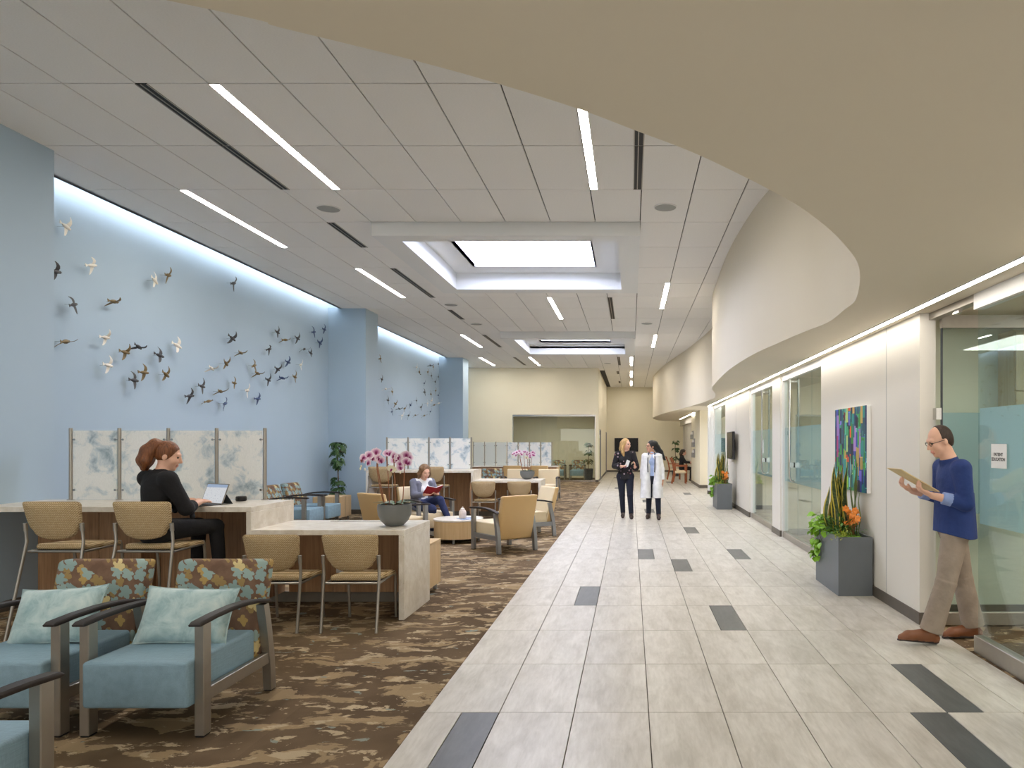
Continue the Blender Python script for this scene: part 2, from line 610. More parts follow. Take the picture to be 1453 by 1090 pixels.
# ---- floors
def tile_floor():
    mb = MB()
    mb.box(XC, 2.62, -3.0, YE, -0.12, -0.012)
    mb.box(2.62, 3.3, 21.7, YE, -0.12, -0.012)
    mb.box(-1.5, XC, 28.06, YE, -0.12, -0.012)
    fl = struct(mb.build('floor', 'grout', smooth=False), 'corridor floor of large pale stone-look tiles with charcoal accent tiles')
    W, D, X0, Y0 = 0.4425, 0.9027, 0.106, 4.128
    dark = {(-1, -3): 'R', (3, -2): 'R', (2, 1): 'R', (6, 0): 'L', (5, 1): 'L', (6, 3): 'L', (9, 2): 'L', (0, 4): 'L', (-1, 3): 'R',
            (19, 3): 'R', (16, 0): 'R', (13, 0): 'R', (22, -2): 'R', (30, -2): 'L', (26, 3): 'L'}
    g = 0.005
    cache = {}
    def piece(x0, x1, y0, y1, mat, rough_mesh=None):
        w, d = round(x1 - x0, 4), round(y1 - y0, 4)
        key = (w, d, mat)
        if key not in cache:
            m = MB()
            m.box(-w / 2 + g / 2, w / 2 - g / 2, -d / 2 + g / 2, d / 2 - g / 2, -0.011, 0.0, 0.0012, 1)
            cache[key] = m.mesh('tile', mat)
        o = link('tile', cache[key], fl, ((x0 + x1) / 2, (y0 + y1) / 2, 0))
        return o
    far = {'tile_light': MB(), 'tile_dark': MB()}
    for n in range(-3, 38):
        y0 = Y0 + n * D
        y1 = min(y0 + D, YE)
        if y0 >= YE:
            break
        for k in range(-3, 8):
            x0 = X0 + k * W
            x1 = x0 + W
            lim = 2.60 if y0 < 21.5 else 3.28
            if x0 >= lim - 0.02:
                continue
            x1 = min(x1, lim)
            cells = [(x0, x1, 'tile_light')]
            if (n, k) in dark:
                xm = (x0 + x1) / 2
                cells = [(x0, xm, 'tile_light'), (xm, x1, 'tile_dark')] if dark[(n, k)] == 'R' else [(x0, xm, 'tile_dark'), (xm, x1, 'tile_light')]
            for a, b, m in cells:
                if n <= 20:
                    piece(a, b, y0, y1, m)
                else:
                    far[m].box(a + g, b - g, y0 + g, y1 - g, -0.011, 0.0)
    far['tile_light'].box(-1.302, XC - g, 28.07, YE, -0.011, 0.0)
    for m, mb2 in far.items():
        o = mb2.build('tile', m, fl, smooth=False)
        o['kind'] = 'stuff'
tile_floor()
cp = struct(boxobj('floor_carpet', 'carpet', -7.0, XC, -3.0, 28.06, -0.12, 0.0), 'patterned brown and tan carpet of the lounge')
cp2 = struct(boxobj('floor_room_carpet', 'carpet', 2.60, 6.6, -3.0, 21.7, -0.12, 0.0), 'patterned brown carpet inside the glazed rooms')

struct(boxobj('floor_far_room', 'carpet', -7.0, -1.44, 28.06, 31.7, -0.12, 0.0), 'carpet inside the far glazed room')
# ---- left side
mb = MB(); mb.box(XL - 0.2, XL, 7.0, 28.2, 0, 5.1)
struct(mb.build('wall_left', 'wall_blue'), 'pale blue alcove wall behind the flock of sculpted birds')
for (y0, y1, nm) in ((-3.0, 7.16, 'wall_pilaster_near'), (15.58, 16.32, 'wall_pilaster_middle'), (24.6, 25.42, 'wall_pilaster_far')):
    mb = MB(); mb.box(XL - 0.2, XP, y0, y1, 0, CEIL + 0.02)
    struct(mb.build(nm, 'wall_blue'), 'blue painted pilaster beside a bird alcove')
boxes = [(-3.0, 7.16, XP), (15.58, 16.32, XP), (24.6, 25.42, XP), (7.16, 15.58, XL), (16.32, 24.6, XL), (25.42, 28.0, XL)]
mb = MB()
for y0, y1, x in boxes:
    mb.box(x, x + 0.012, y0, y1, 0, 0.10)
mb.box(XL, XP, 15.568, 15.58, 0, 0.10)
mb.box(XL, XP, 24.588, 24.6, 0, 0.10)
struct(mb.build('baseboard_left', 'baseboard_dark', smooth=False))
# cove above each alcove, with its light strip
for i, (y0, y1) in enumerate(((7.16, 15.58), (16.32, 24.6), (25.42, 28.0))):
    mb = MB(); mb.box(XL, -6.44, y0, y1, 4.98, 5.06); mb.box(-6.48, -6.44, y0, y1, CEIL, 4.98)
    struct(mb.build('ceiling_cove', 'coffer_white', smooth=False))
    t = thing('cove_light', ['long wall-wash light hidden in the cove above the large bird flock',
                             'long wall-wash light in the cove above the small bird flock',
                             'wall-wash light in the cove beside the cream wall'][i], 'light', (-6.5, (y0 + y1) / 2, 4.62))
    L = (y1 - y0) / 2 - 0.03
    mb = MB(); mb.box(0.0, 0.02, -L, L, 0.0, 0.10); mb.build('housing', 'frame_white', t, smooth=False)
    mb = MB(); mb.box(-0.012, -0.0005, -L, L, 0.012, 0.088); mb.build('diffuser', 'cove_glow', t, smooth=False)

# ---- cream wall with the glazed room, corridor end
mb = MB()
GX0, GX1, GZ = -4.76, -1.42, 2.72
mb.box(-6.9, GX0, YB, YB + 0.14, 0, 5.0); mb.box(GX0, GX1, YB, YB + 0.14, GZ, 5.0); mb.box(GX1, -1.30, YB, YB + 0.14, 0, 5.0)
struct(mb.build('wall_back', 'wall_cream', smooth=False), 'cream wall with a wide glazed opening')
DY = ((29.1, 30.1), (36.3, 37.3))
mb = MB()
ys = [YB + 0.14] + [v for d in DY for v in d] + [YE]
for a, b in zip(ys[::2], ys[1::2]):
    mb.box(-1.44, -1.30, a, b, 0, 5.0)
for a, b in DY:
    mb.box(-1.44, -1.30, a, b, 2.15, 5.0)
struct(mb.build('wall_corridor', 'wall_cream', smooth=False), 'cream side wall of the corridor')
mb = MB(); mb.box(-1.6, 7.0, YE, YE + 0.14, 0, 5.0)
struct(mb.build('wall_end', 'wall_cream'), 'cream end wall of the corridor behind the television')
mb = MB()
mb.box(-6.7, GX0, YB - 0.012, YB, 0, 0.1); mb.box(GX1, -1.30, YB - 0.012, YB, 0, 0.1)
for a, b in zip(ys[::2], ys[1::2]):
    mb.box(-1.30, -1.288, a, b, 0, 0.1)
mb.box(-1.3, 2.9, YE - 0.012, YE, 0, 0.1)
struct(mb.build('baseboard_back', 'baseboard_dark', smooth=False))
for i, ((a, b), m) in enumerate(zip(DY, ('metal_grey', 'wood_maple'))):
    d = struct(boxobj('door_%d' % (i + 4), m, -1.40, -1.36, a + 0.03, b - 0.03, 0.01, 2.12), 'plain door in the cream corridor wall')
    mb = MB(); mb.box(-1.44, -1.285, a, a + 0.04, 0, 2.15); mb.box(-1.44, -1.285, b - 0.04, b, 0, 2.15); mb.box(-1.44, -1.285, a, b, 2.11, 2.15)
    mb.build('frame', 'metal_grey', d, smooth=False)
    mb = MB(); mb.tube([(-1.36, a + 0.12, 1.02), (-1.31, a + 0.12, 1.02), (-1.31, a + 0.25, 1.02)], 0.012)
    mb.build('handle', 'steel', d)
sg = thing('wall_sign', 'small plaque high beside the corridor door', 'sign', (-1.298, 28.75, 1.9))
mb = MB(); mb.box(0, 0.015, -0.12, 0.12, -0.12, 0.22); mb.build('plate', 'paper_white', sg)
mb = MB(); mb.box(0.015, 0.019, -0.07, 0.07, 0.02, 0.16); mb.build('pictogram', 'ink', sg)
# glazed room behind the cream wall
mb = MB(); mb.box(-6.9, -1.44, 31.6, 31.74, 0, 5.0)
struct(mb.build('wall_room_back', 'wall_room'), 'pale wall inside the glazed room')
mb = MB(); mb.box(-6.9, -6.75, YB + 0.14, 31.6, 0, 5.0)
struct(mb.build('wall_room_side', 'wall_room'))
mb = MB(); mb.box(-6.9, -1.44, YB + 0.14, 31.6, 2.78, 2.9)
struct(mb.build('ceiling_room', 'coffer_white'), 'ceiling of the glazed room')
w = struct(boxobj('window_1', 'steel', GX0, GX1, YB + 0.03, YB + 0.10, GZ - 0.07, GZ), 'wide three-pane glazed wall of the far room')
mb = MB(); mb.box(GX0, GX1, YB + 0.03, YB + 0.10, 0, 0.09); mb.build('bottom_rail', 'steel', w)
mb = MB(); mb.box(GX0, GX0 + 0.03, YB + 0.03, YB + 0.1, 0.09, GZ - 0.07); mb.box(GX1 - 0.03, GX1, YB + 0.03, YB + 0.1, 0.09, GZ - 0.07); mb.build('side_rail', 'steel', w)
for a, b in ((GX0 + 0.03, -3.64), (-3.635, -2.535), (-2.53, GX1 - 0.03)):
    mb = MB(); mb.box(a, b, YB + 0.06, YB + 0.072, 0.09, GZ - 0.07); mb.build('pane', 'glass_grey', w, smooth=False)
for x in (-4.3, -3.4, -2.5):
    t = thing('downlight', 'round recessed downlight in the ceiling of the far glazed room', 'light', (x, 29.3, 2.755), group='downlights of the far glazed room')
    mb = MB(); mb.lathe([(0.13, 0.024), (0.13, 0.0), (0.10, 0.0)], 20, cap=False); mb.build('trim_ring', 'frame_white', t)
    mb = MB(); mb.lathe([(0.099, 0.015), (0.099, 0.004)], 20); mb.build('lens', 'downlight_glow', t)

# ---- right wall: piers between the glazed doors
piers = [(-3.0, 4.12), (6.12, 9.29), (11.83, 12.50), (14.90, 18.70)]
for i, (a, b) in enumerate(piers):
    mb = MB(); mb.box(XR, XR + 0.14, a, b, 0, SOF)
    o = struct(mb.build('wall_right', 'wall_white', smooth=False), 'white panelled pier between the glazed doors')
    mb = MB(); mb.box(XR - 0.012, XR, a, b, 0, 0.105); mb.box(XR - 0.012, XR + 0.14, a - 0.012, a, 0, 0.105); mb.box(XR - 0.012, XR + 0.14, b, b + 0.012, 0, 0.105)
    struct(mb.build('baseboard_right', 'baseboard_dark', smooth=False))
    if b - a > 2 and a > 0:                       # panel seams
        mb = MB()
        for y in (6.92,) if a < 7 else (16.8,):
            mb.box(XR - 0.0015, XR, y - 0.004, y + 0.004, 0.105, SOF)
        mb.build('trim_seam', 'speaker_grey', o, smooth=False)
mb = MB(); mb.box(2.40, 2.56, 21.6, 21.75, 0, SOF)
struct(mb.build('column_end', 'frame_white'), 'white post at the end of the glazed doors')
mb = MB(); mb.box(2.388, 2.57, 21.588, 21.762, 0, 0.105); struct(mb.build('baseboard_post', 'baseboard_dark'))
mb = MB(); mb.box(2.56, 6.6, 21.6, 21.75, 0, SOF); struct(mb.build('wall_passage', 'wall_white'), 'white wall of the side passage')
mb = MB(); mb.box(2.43, 2.95, 24.5, 27.9, 0, SOF)
struct(mb.build('wall_block', 'wall_cream'), 'pale wall block carrying the brochure racks')
mb = MB(); mb.box(2.418, 2.43, 24.488, 27.9, 0, 0.105); mb.box(2.418, 2.95, 24.488, 24.5, 0, 0.105); struct(mb.build('baseboard_block', 'baseboard_dark', smooth=False))
mb = MB(); mb.box(2.95, 6.6, 24.5, 24.6, 0, SOF); struct(mb.build('wall_passage_far', 'wall_cream'))
nk = MB(); nk.box(2.9, 3.04, 27.9, YE, 0, SOF); struct(nk.build('wall_nook', 'wall_white'), 'bright white wall of the seating nook')
for k in range(5):
    boxobj('wall_fin', 'wall_white', 2.74, 2.9, 30.6 + k * 1.45, 30.75 + k * 1.45, 0.75, SOF - 0.25)['kind'] = 'structure'
mb = MB(); mb.box(2.66, 2.9, 30.2, YE, SOF - 0.25, SOF); struct(mb.build('trim_nook_head', 'wall_white'))
# rooms behind the glass
mb = MB(); mb.box(6.5, 6.64, -3, 21.6, 0, SOF); struct(mb.build('wall_rooms_back', 'wall_room'), 'pale back wall of the glazed rooms')
for y in (6.45, 12.1, 16.6):
    mb = MB(); mb.box(XR + 0.14, 6.5, y, y + 0.12, 0, SOF)
    o = struct(mb.build('wall_partition', 'wall_room'), 'pale partition between two glazed rooms')
    mb = MB(); mb.box(XR + 0.14, 6.5, y - 0.012, y, 0, 0.10); mb.build('baseboard_partition', 'baseboard_dark', o)
for k, y in enumerate((4.3, 9.4, 14.2, 19.0)):
    t = thing('panel_light', 'flat square ceiling panel light inside a glazed room', 'light', (4.6, y, SOF - 0.024), group='panel lights in the glazed rooms')
    mb = MB(); mb.box(-0.62, 0.62, -0.62, 0.62, 0.008, 0.024); mb.build('frame', 'frame_white', t)
    mb = MB(); mb.box(-0.58, 0.58, -0.58, 0.58, 0.0, 0.007); mb.build('diffuser', 'room_glow', t)

def pane_box(x, y0, y1, z0, z1, parent, mat='glass_clear', name='pane', th=0.012):
    mb = MB(); mb.box(x, x + th, y0, y1, z0, z1); return mb.build(name, mat, parent, smooth=False)
def pull(y, z0, z1, parent, x):
    for sx, nm in ((-0.065, 'handle'), (0.075, 'handle')):
        mb = MB()
        mb.tube([(x + sx, y, z1), (x + sx, y, z0 + 0.08), (x + sx + (0.02 if sx < 0 else -0.02), y, z0 + 0.015), (x, y, z0)], 0.016, 10)
        mb.box(x + min(sx, 0), x + max(sx, 0), y - 0.012, y + 0.012, z1 - 0.06, z1 - 0.035)
        mb.box(x + min(sx, 0) - 0.01, x + max(sx, 0) + 0.01, y - 0.03, y + 0.05, z0 + 0.22, z0 + 0.30)
        mb.build(nm, 'steel', parent)
def glazed(idx, ys, label, films, handle=None, x=2.60):
    y0, y1 = ys[0], ys[-1]
    d = struct(boxobj('door_%d' % idx, 'frame_white', x - 0.03, x + 0.04, y0, y1, SOF - 0.10, SOF), label)
    mb = MB(); mb.box(x - 0.03, x + 0.04, y0, y1, 0.0, 0.10, 0.004, 1); mb.build('bottom_rail', 'metal_satin', d)
    mb = MB(); mb.box(x - 0.035, x + 0.06, y0, y0 + 0.05, 0, SOF - 0.1); mb.box(x - 0.035, x + 0.06, y1 - 0.05, y1, 0, SOF - 0.1); mb.build('frame', 'frame_white', d, smooth=False)
    for a, b in zip(ys, ys[1:]):
        pane_box(x, a + 0.004, b - 0.004, 0.10, SOF - 0.10, d)
    mb = MB(); mb.box(x + 0.0125, x + 0.0135, y0 + 0.05, y1 - 0.05, films[0], films[1]); mb.build('frosted_film', 'frosted_film', d, smooth=False)
    if handle:
        pull(handle[0], handle[1], handle[2], d, x)
    return d
glazed(1, (9.29, 10.02, 10.86, 11.83), 'tall glazed door beside the painting with a long steel pull handle', (0.95, 1.85), (11.1, 0.98, 2.62))
glazed(2, (12.50, 13.50, 14.90), 'tall glazed door between two white piers with a notice on its handle', (0.95, 1.85), (13.45, 1.0, 2.62))
glazed(3, (18.70, 20.1, 21.60), 'glazed wall bay next to the wall-mounted monitor', (1.25, 1.85))
# notice on the second door
nt = thing('door_notice', 'small white notice taped to the glass of the second pull-handle door', 'notice', (2.598, 13.7, 1.52))
mb = MB(); mb.box(-0.002, 0, -0.09, 0.09, -0.13, 0.13); mb.build('sheet', 'paper_white', nt)

# the open doorway the man walks out of
d = struct(boxobj('door_6', 'frame_white', 2.62, 2.70, 4.12, 5.32, SOF - 0.12, SOF - 0.002), 'fixed frosted glass panel beside the open doorway')
mb = MB(); mb.box(2.62, 2.70, 4.12, 5.32, 0, 0.13, 0.004, 1); mb.build('bottom_rail', 'metal_satin', d)
pane_box(2.655, 4.14, 5.32, 0.13, SOF - 0.12, d)
mb = MB(); mb.box(2.6675, 2.6685, 4.14, 5.32, 0.98, 1.86); mb.build('frosted_film', 'frosted_film', d, smooth=False)
mb = MB(); mb.box(2.62, 2.70, 5.32, 6.12, SOF - 0.06, SOF - 0.002); mb.build('header', 'metal_satin', d)
mb = MB(); mb.box(2.645, 2.675, 5.62, 5.72, SOF - 0.085, SOF - 0.06); mb.build('latch_plate', 'steel', d)
d = struct(boxobj('door_7', 'metal_satin', 2.70, 3.68, 6.035, 6.085, SOF - 0.14, SOF - 0.03), 'glass door leaf standing open into the room')
mb = MB(); mb.box(2.70, 3.68, 6.035, 6.085, 0.015, 0.125, 0.004, 1); mb.build('bottom_rail', 'metal_satin', d)
mb = MB(); mb.box(2.70, 3.68, 6.054, 6.066, 0.125, SOF - 0.14); mb.build('pane', 'glass_clear', d, smooth=False)
mb = MB(); mb.box(2.70, 3.68, 6.067, 6.068, 0.98, 1.86); mb.build('frosted_film', 'frosted_film', d, smooth=False)
mb = MB(); mb.box(2.70, 2.712, 6.05, 6.07, 0.125, SOF - 0.14); mb.build('glass_edge', 'glass_edge' if 'glass_edge' in MATS else 'pot_dark', d, smooth=False)
mb = MB(); mb.box(2.655, 2.70, 6.05, 6.12, 1.80, 1.90); mb.build('hinge', 'steel', d)
ps = thing('door_sign', 'white printed paper sign on the frosted glass beside the doorway', 'sign', (2.6535, 0, 0))
p0, p1 = 2.655 * F / (1407 - VX), 2.655 * F / (1429 - VX)
zt, zb = H - (630 - VY) / F * p0, H - (664 - VY) / F * p0
mb = MB(); mb.box(-0.002, 0, p1, p0, zb, zt); mb.build('sheet', 'paper_white', ps, smooth=False)
for txt, zz in (('PATIENT', zt - 0.087), ('EDUCATION', zt - 0.122)):
    cu = bpy.data.curves.new('lettering', 'FONT')
    cu.body = txt
    cu.size = 0.032
    cu.align_x = 'CENTER'
    cu.extrude = 0.0003
    cu.offset = 0.0008
    cu.materials.append(MATS['ink'])
    o = bpy.data.objects.new('lettering', cu)
    COL.objects.link(o)
    o.parent = ps
    me_ = bpy.data.meshes.new_from_object(o); bpy.data.objects.remove(o); me_.name = 'lettering'
    o = link('lettering', me_, ps)
    o.location = (-0.0026, (p0 + p1) / 2 + 0.006, zz)
    o.rotation_euler = (PI / 2, 0, -PI / 2)

# ---- ceiling of lay-in tiles
def inside_soffit(x, y):
    return x > np.interp(y, SOF_Y, SOF_X)
pix = [(235, 0), (400, 39.6), (589, 86), (711, 120), (822, 155), (900, 184.5), (993.8, 220.9), (1095, 270.8), (1148, 302.6), (1193.7, 342),
       (1219.4, 381.4), (1214.9, 423.8), (1198, 439.7), (1174.4, 457.5), (1138.6, 471.9), (1102.8, 487.4), (1067, 504), (1033.6, 525.5),
       (1014.5, 544.6), (1010.5, 551.8)]
curve = []
for px, py in pix:
    y = F * (SOF - H) / (VY - py)
    curve.append(((px - VX) / F * y, y))
curve = [(-8.0, 0.1), (-5.0, 0.55), (-3.0, 1.05)] + curve + [(2.02, 16.6), (2.12, 18.4)]
for px, py in [(978.7, 576.8), (943, 586.4), (927.4, 592.4)]:
    y = F * (SOF - H) / (VY - py)
    curve.append(((px - VX) / F * y, y))
curve += [(1.12, 33.6), (1.5, 36.0), (2.3, 37.0), (3.0, 37.3)]
curve = catmull(curve, 8)
SOF_Y = [p[1] for p in curve if p[1] > 0]; SOF_X = [p[0] for p in curve if p[1] > 0]
o_ = np.argsort(SOF_Y); SOF_Y = np.array(SOF_Y)[o_]; SOF_X = np.array(SOF_X)[o_]
mb = MB()
poly = curve + [(6.64, 37.3), (6.64, -3.0), (-8.0, -3.0)]
mb.prism(poly, SOF, CEIL + 0.03)
struct(mb.build('ceiling_soffit', 'soffit_cream', angle=30), 'cream dropped soffit with a flowing curved edge')
mb = MB()
segs = [(-7.0 + 0.5, 7.0, -3.0, 28.0)]
mb.box(-6.48, CX0, -3, YB, CEIL + 0.025, CEIL + 0.06); mb.box(CX1, 3.4, -3, YE, CEIL + 0.025, CEIL + 0.06)
yy = [-3.0] + [v for c in COFFERS for v in c] + [YB]
for a, b in zip(yy[::2], yy[1::2]):
    mb.box(CX0, CX1, a, b, CEIL + 0.025, CEIL + 0.06)
mb.box(-1.3, CX1, YB, YE, CEIL + 0.025, CEIL + 0.06)
mb.box(-6.52, -6.48, 7.16, 15.58, CEIL, CEIL + 0.06); mb.box(-6.52, -6.48, 16.32, 24.6, CEIL, CEIL + 0.06); mb.box(-6.52, -6.48, 25.42, 28, CEIL, CEIL + 0.06)
mb.box(-6.52, 3.4, -3.0, 3.3, CEIL, CEIL + 0.025)
ceil = struct(mb.build('ceiling', 'plenum_dark', smooth=False), 'suspended ceiling of large pale grey tiles')
def ceiling_tiles():
    cache = {}
    xs = [-6.52] + [-1.092 + 0.6096 * k for k in range(-8, 8)]
    ys_ = [3.38 + 1.2192 * n for n in range(0, 30)]
    near, far = [], MB()
    g = 0.0065
    for x0, x1 in zip(xs, xs[1:]):
        for y0, y1 in zip(ys_, ys_[1:]):
            if y0 >= YE:
                continue
            y1 = min(y1, YE)
            if all(inside_soffit(x + 0.02, y) for x in (x0, x1) for y in (y0, (y0 + y1) / 2, y1)):
                continue
            parts = [(y0, y1)]
            xm = (x0 + x1) / 2
            if CX0 < xm < CX1:
                for c0, c1 in COFFERS:
                    nxt = []
                    for a, b in parts:
                        if b <= c0 + 0.01 or a >= c1 - 0.01:
                            nxt.append((a, b))
                        else:
                            if a < c0 - 0.01: nxt.append((a, c0))
                            if b > c1 + 0.01: nxt.append((c1, b))
                    parts = nxt
            xa = x0
            if x0 < -6.0:
                ym = (y0 + y1) / 2
            for a, b in parts:
                if a < YB < b and x1 < -1.2:
                    b = YB
                if a >= YB and xm < -1.3:
                    continue
                if x1 < -5.9 and any(a >= p0 - 0.3 and b <= p1 + 0.3 for p0, p1 in ((-3, 7.16),)):
                    xa = XP
                if x1 - xa < 0.02:
                    continue
                near.append((xa, x1, a, b))
    def size(t):
        ym = (t[2] + t[3]) / 2
        return -ym
    near.sort(key=size, reverse=True)
    for i, (x0, x1, y0, y1) in enumerate(near):
        if i < 285:
            w, d = round(x1 - x0, 3), round(y1 - y0, 3)
            if (w, d) not in cache:
                m = MB(); m.box(-w / 2 + g, w / 2 - g, -d / 2 + g, d / 2 - g, 0.0, 0.02, 0.002, 1)
                cache[(w, d)] = m.mesh('tile', 'ceiling_tile')
            link('tile', cache[(w, d)], ceil, ((x0 + x1) / 2, (y0 + y1) / 2, CEIL))
        else:
            far.box(x0 + g, x1 - g, y0 + g, y1 - g, CEIL, CEIL + 0.02)
    if len(near) > 285:
        far.build('tile', 'ceiling_tile', ceil, smooth=False)['kind'] = 'stuff'
    print('ceiling tiles', len(near))
ceiling_tiles()

# ---- skylight coffers
for i, (y0, y1) in enumerate(COFFERS):
    zb = 4.415
    iy0, iy1, ix0, ix1 = y0 + 0.27, y1 - 0.33, CX0 + 0.33, CX1 - 0.30
    wy0, wy1, wx0, wx1 = iy0 + 0.46, iy1 - 0.46, ix0 + 0.43, ix1 - 0.46
    mb = MB()
    mb.box(CX0, CX1, y0, iy0, zb, CEIL + 0.06); mb.box(CX0, CX1, iy1, y1, zb, CEIL + 0.06)
    mb.box(CX0, ix0, iy0, iy1, zb, CEIL + 0.06); mb.box(ix1, CX1, iy0, iy1, zb, CEIL + 0.06)
    z2 = 4.72
    mb.box(ix0 - 0.03, ix0, iy0, iy1, CEIL, z2); mb.box(ix1, ix1 + 0.03, iy0, iy1, CEIL, z2)
    mb.box(ix0 - 0.03, ix1 + 0.03, iy0 - 0.03, iy0, CEIL, z2); mb.box(ix0 - 0.03, ix1 + 0.03, iy1, iy1 + 0.03, CEIL, z2)
    mb.box(ix0, ix1, iy0, wy0, z2, z2 + 0.05); mb.box(ix0, ix1, wy1, iy1, z2, z2 + 0.05)
    mb.box(ix0, wx0, wy0, wy1, z2, z2 + 0.05); mb.box(wx1, ix1, wy0, wy1, z2, z2 + 0.05)
    z3 = 4.93
    mb.box(wx0 - 0.03, wx0, wy0, wy1, z2, z3); mb.box(wx1, wx1 + 0.03, wy0, wy1, z2, z3)
    mb.box(wx0, wx1, wy0 - 0.03, wy0, z2, z3); mb.box(wx0, wx1, wy1, wy1 + 0.03, z2, z3)
    c = struct(mb.build('ceiling_coffer', 'coffer_white', smooth=False), 'white stepped ceiling coffer around a square skylight')
    t = thing('skylight', ['glowing square skylight in the coffer over the front seating area', 'glowing square skylight in the coffer deeper in the lounge'][i], 'skylight',
              ((wx0 + wx1) / 2, (wy0 + wy1) / 2, 4.89))
    a, b = (wx1 - wx0) / 2, (wy1 - wy0) / 2
    mb = MB(); mb.box(-a + 0.001, a - 0.001, -b + 0.001, b - 0.001, 0.0, 0.012); mb.build('diffuser', 'skylight_glow', t)
    mb = MB(); mb.box(-a + 0.001, a - 0.001, -b + 0.001, b - 0.001, 0.014, 0.04); mb.build('housing', 'frame_white', t)

# ---- ceiling fittings
def linear(x0, y0, y1, label, group=None):
    t = thing('linear_light', label, 'light', (x0 + 0.045, (y0 + y1) / 2, CEIL), group=group)
    L = (y1 - y0) / 2
    mb = MB(); mb.box(-0.047, -0.041, -L, L, -0.004, 0.02); mb.box(0.041, 0.047, -L, L, -0.004, 0.02); mb.box(-0.047, 0.047, -L, -L + 0.006, -0.004, 0.02); mb.box(-0.047, 0.047, L - 0.006, L, -0.004, 0.02)
    mb.build('frame', 'frame_white', t, smooth=False)
    mb = MB(); mb.box(-0.041, 0.041, -L + 0.006, L - 0.006, -0.003, 0.012); mb.build('diffuser', 'strip_light', t, smooth=False)
G1 = 'linear lights recessed in the tile ceiling'
for x, a, b, lab in ((-3.53, 5.82, 8.25, 'glowing linear ceiling light beside the longest black slot vent'),
                     (-5.36, 8.27, 10.70, 'glowing linear ceiling light over the alcove with the large bird flock'),
                     (-4.75, 12.0, 14.4, 'glowing linear ceiling light beside the pilaster between the bird flocks'),
                     (-4.75, 19.4, 21.9, 'linear ceiling light over the small bird flock'),
                     (-5.36, 24.6, 27.1, 'short-looking linear light where ceiling meets the cream wall and far pilaster'),
                     (-1.73, 14.4, 16.9, 'linear ceiling light between the two skylight coffers'),
                     (-3.60, 24.5, 27.1, 'linear light in front of the cream wall behind the second skylight'),
                     (-0.48, 5.82, 8.25, 'linear ceiling light cut off by the curved soffit edge'),
                     (0.65, 13.1, 15.6, 'linear ceiling light over the tiled corridor beside the first skylight coffer'),
                     (0.65, 19.4, 21.9, 'linear ceiling light over the corridor beside the second skylight coffer'),
                     (-0.02, 24.4, 27.1, 'linear corridor light next to the corner of the cream wall'),
                     (-0.02, 29.3, 31.9, 'linear light midway down the far corridor'),
                     (-0.02, 34.0, 36.6, 'linear light next to the corridor end wall')):
    linear(x, a, b, lab, G1)
for x, a, b, lab in ((-5.36, 0.6, 3.0, 'added unseen linear fill light above the blue pilaster before the counter'), (-3.53, 1.9, 4.3, 'added unseen linear fill light above the blue armchairs')):  # extra strips added out of view as fill, to brighten the front seating
    linear(x, a, b, lab, G1)
def slot(x0, y0, y1, label):
    t = thing('slot_vent', label, 'vent', (x0 + 0.045, (y0 + y1) / 2, CEIL), group='black slot vents in the ceiling')
    L = (y1 - y0) / 2
    mb = MB(); mb.box(-0.05, 0.05, -L, L, -0.003, 0.01); mb.build('backing', 'black_slot', t, smooth=False)
    for xx in (-0.05, -0.008, 0.044):
        mb = MB(); mb.box(xx, xx + 0.010, -L, L, -0.008, 0.0); mb.build('slat', 'metal_satin', t, smooth=False)
for x, a, b, lab in ((-4.14, 5.82, 7.03, 'black slot vent beside the large linear light, first half'), (-4.14, 7.045, 8.25, 'black slot vent beside the large linear light, second half'),
                     (-4.14, 9.5, 10.7, 'single black slot vent beside the corner of the first skylight coffer'), (-4.14, 12.0, 14.4, 'long black slot vent along the back of the first coffer'),
                     (-4.14, 15.75, 16.95, 'black slot vent between two round speakers'), (-4.14, 19.4, 21.9, 'black slot vent beside the second skylight coffer'),
                     (-4.14, 24.5, 27.0, 'black slot vent close to the cream wall'), (0.035, 5.82, 7.03, 'black slot vent running into the soffit edge'),
                     (0.035, 7.045, 8.25, 'black slot vent beside the cut-off linear light'), (-0.48, 14.4, 16.9, 'black slot vent between the coffers on the corridor side'),
                     (-0.48, 24.4, 27.0, 'black slot vent behind the second coffer on the corridor side'), (-0.6, 29.3, 30.5, 'small slot vent in the far corridor'),
                     (-0.6, 34.0, 35.2, 'small slot vent next to the corridor end wall')):
    slot(x, a, b, lab)
for px, py, lab in ((466, 296, 'round grey ceiling speaker next to the first coffer corner on the alcove side'), (944, 294, 'round grey ceiling speaker between the soffit and first coffer'),
                    (640, 432.5, 'round grey ceiling speaker behind the first coffer'), (676, 460, 'round grey ceiling speaker in front of the second coffer'),
                    (918, 459, 'round grey ceiling speaker over the corridor beside the second coffer'), (764, 517, 'small round speaker next to the cream wall'),
                    (862, 515.5, 'small round speaker at the corridor corner')):
    y = F * (CEIL - H) / (VY - py)
    t = thing('ceiling_speaker', lab, 'speaker', ((px - VX) / F * y, y, CEIL), group='round ceiling speakers')
    mb = MB(); mb.lathe([(0.150, 0.0), (0.150, -0.008), (0.138, -0.010), (0.136, -0.004)], 28, cap=False); mb.build('rim', 'frame_white', t)
    mb = MB(); mb.lathe([(0.137, -0.001), (0.137, -0.006)], 28); mb.build('grille', 'speaker_grey', t)
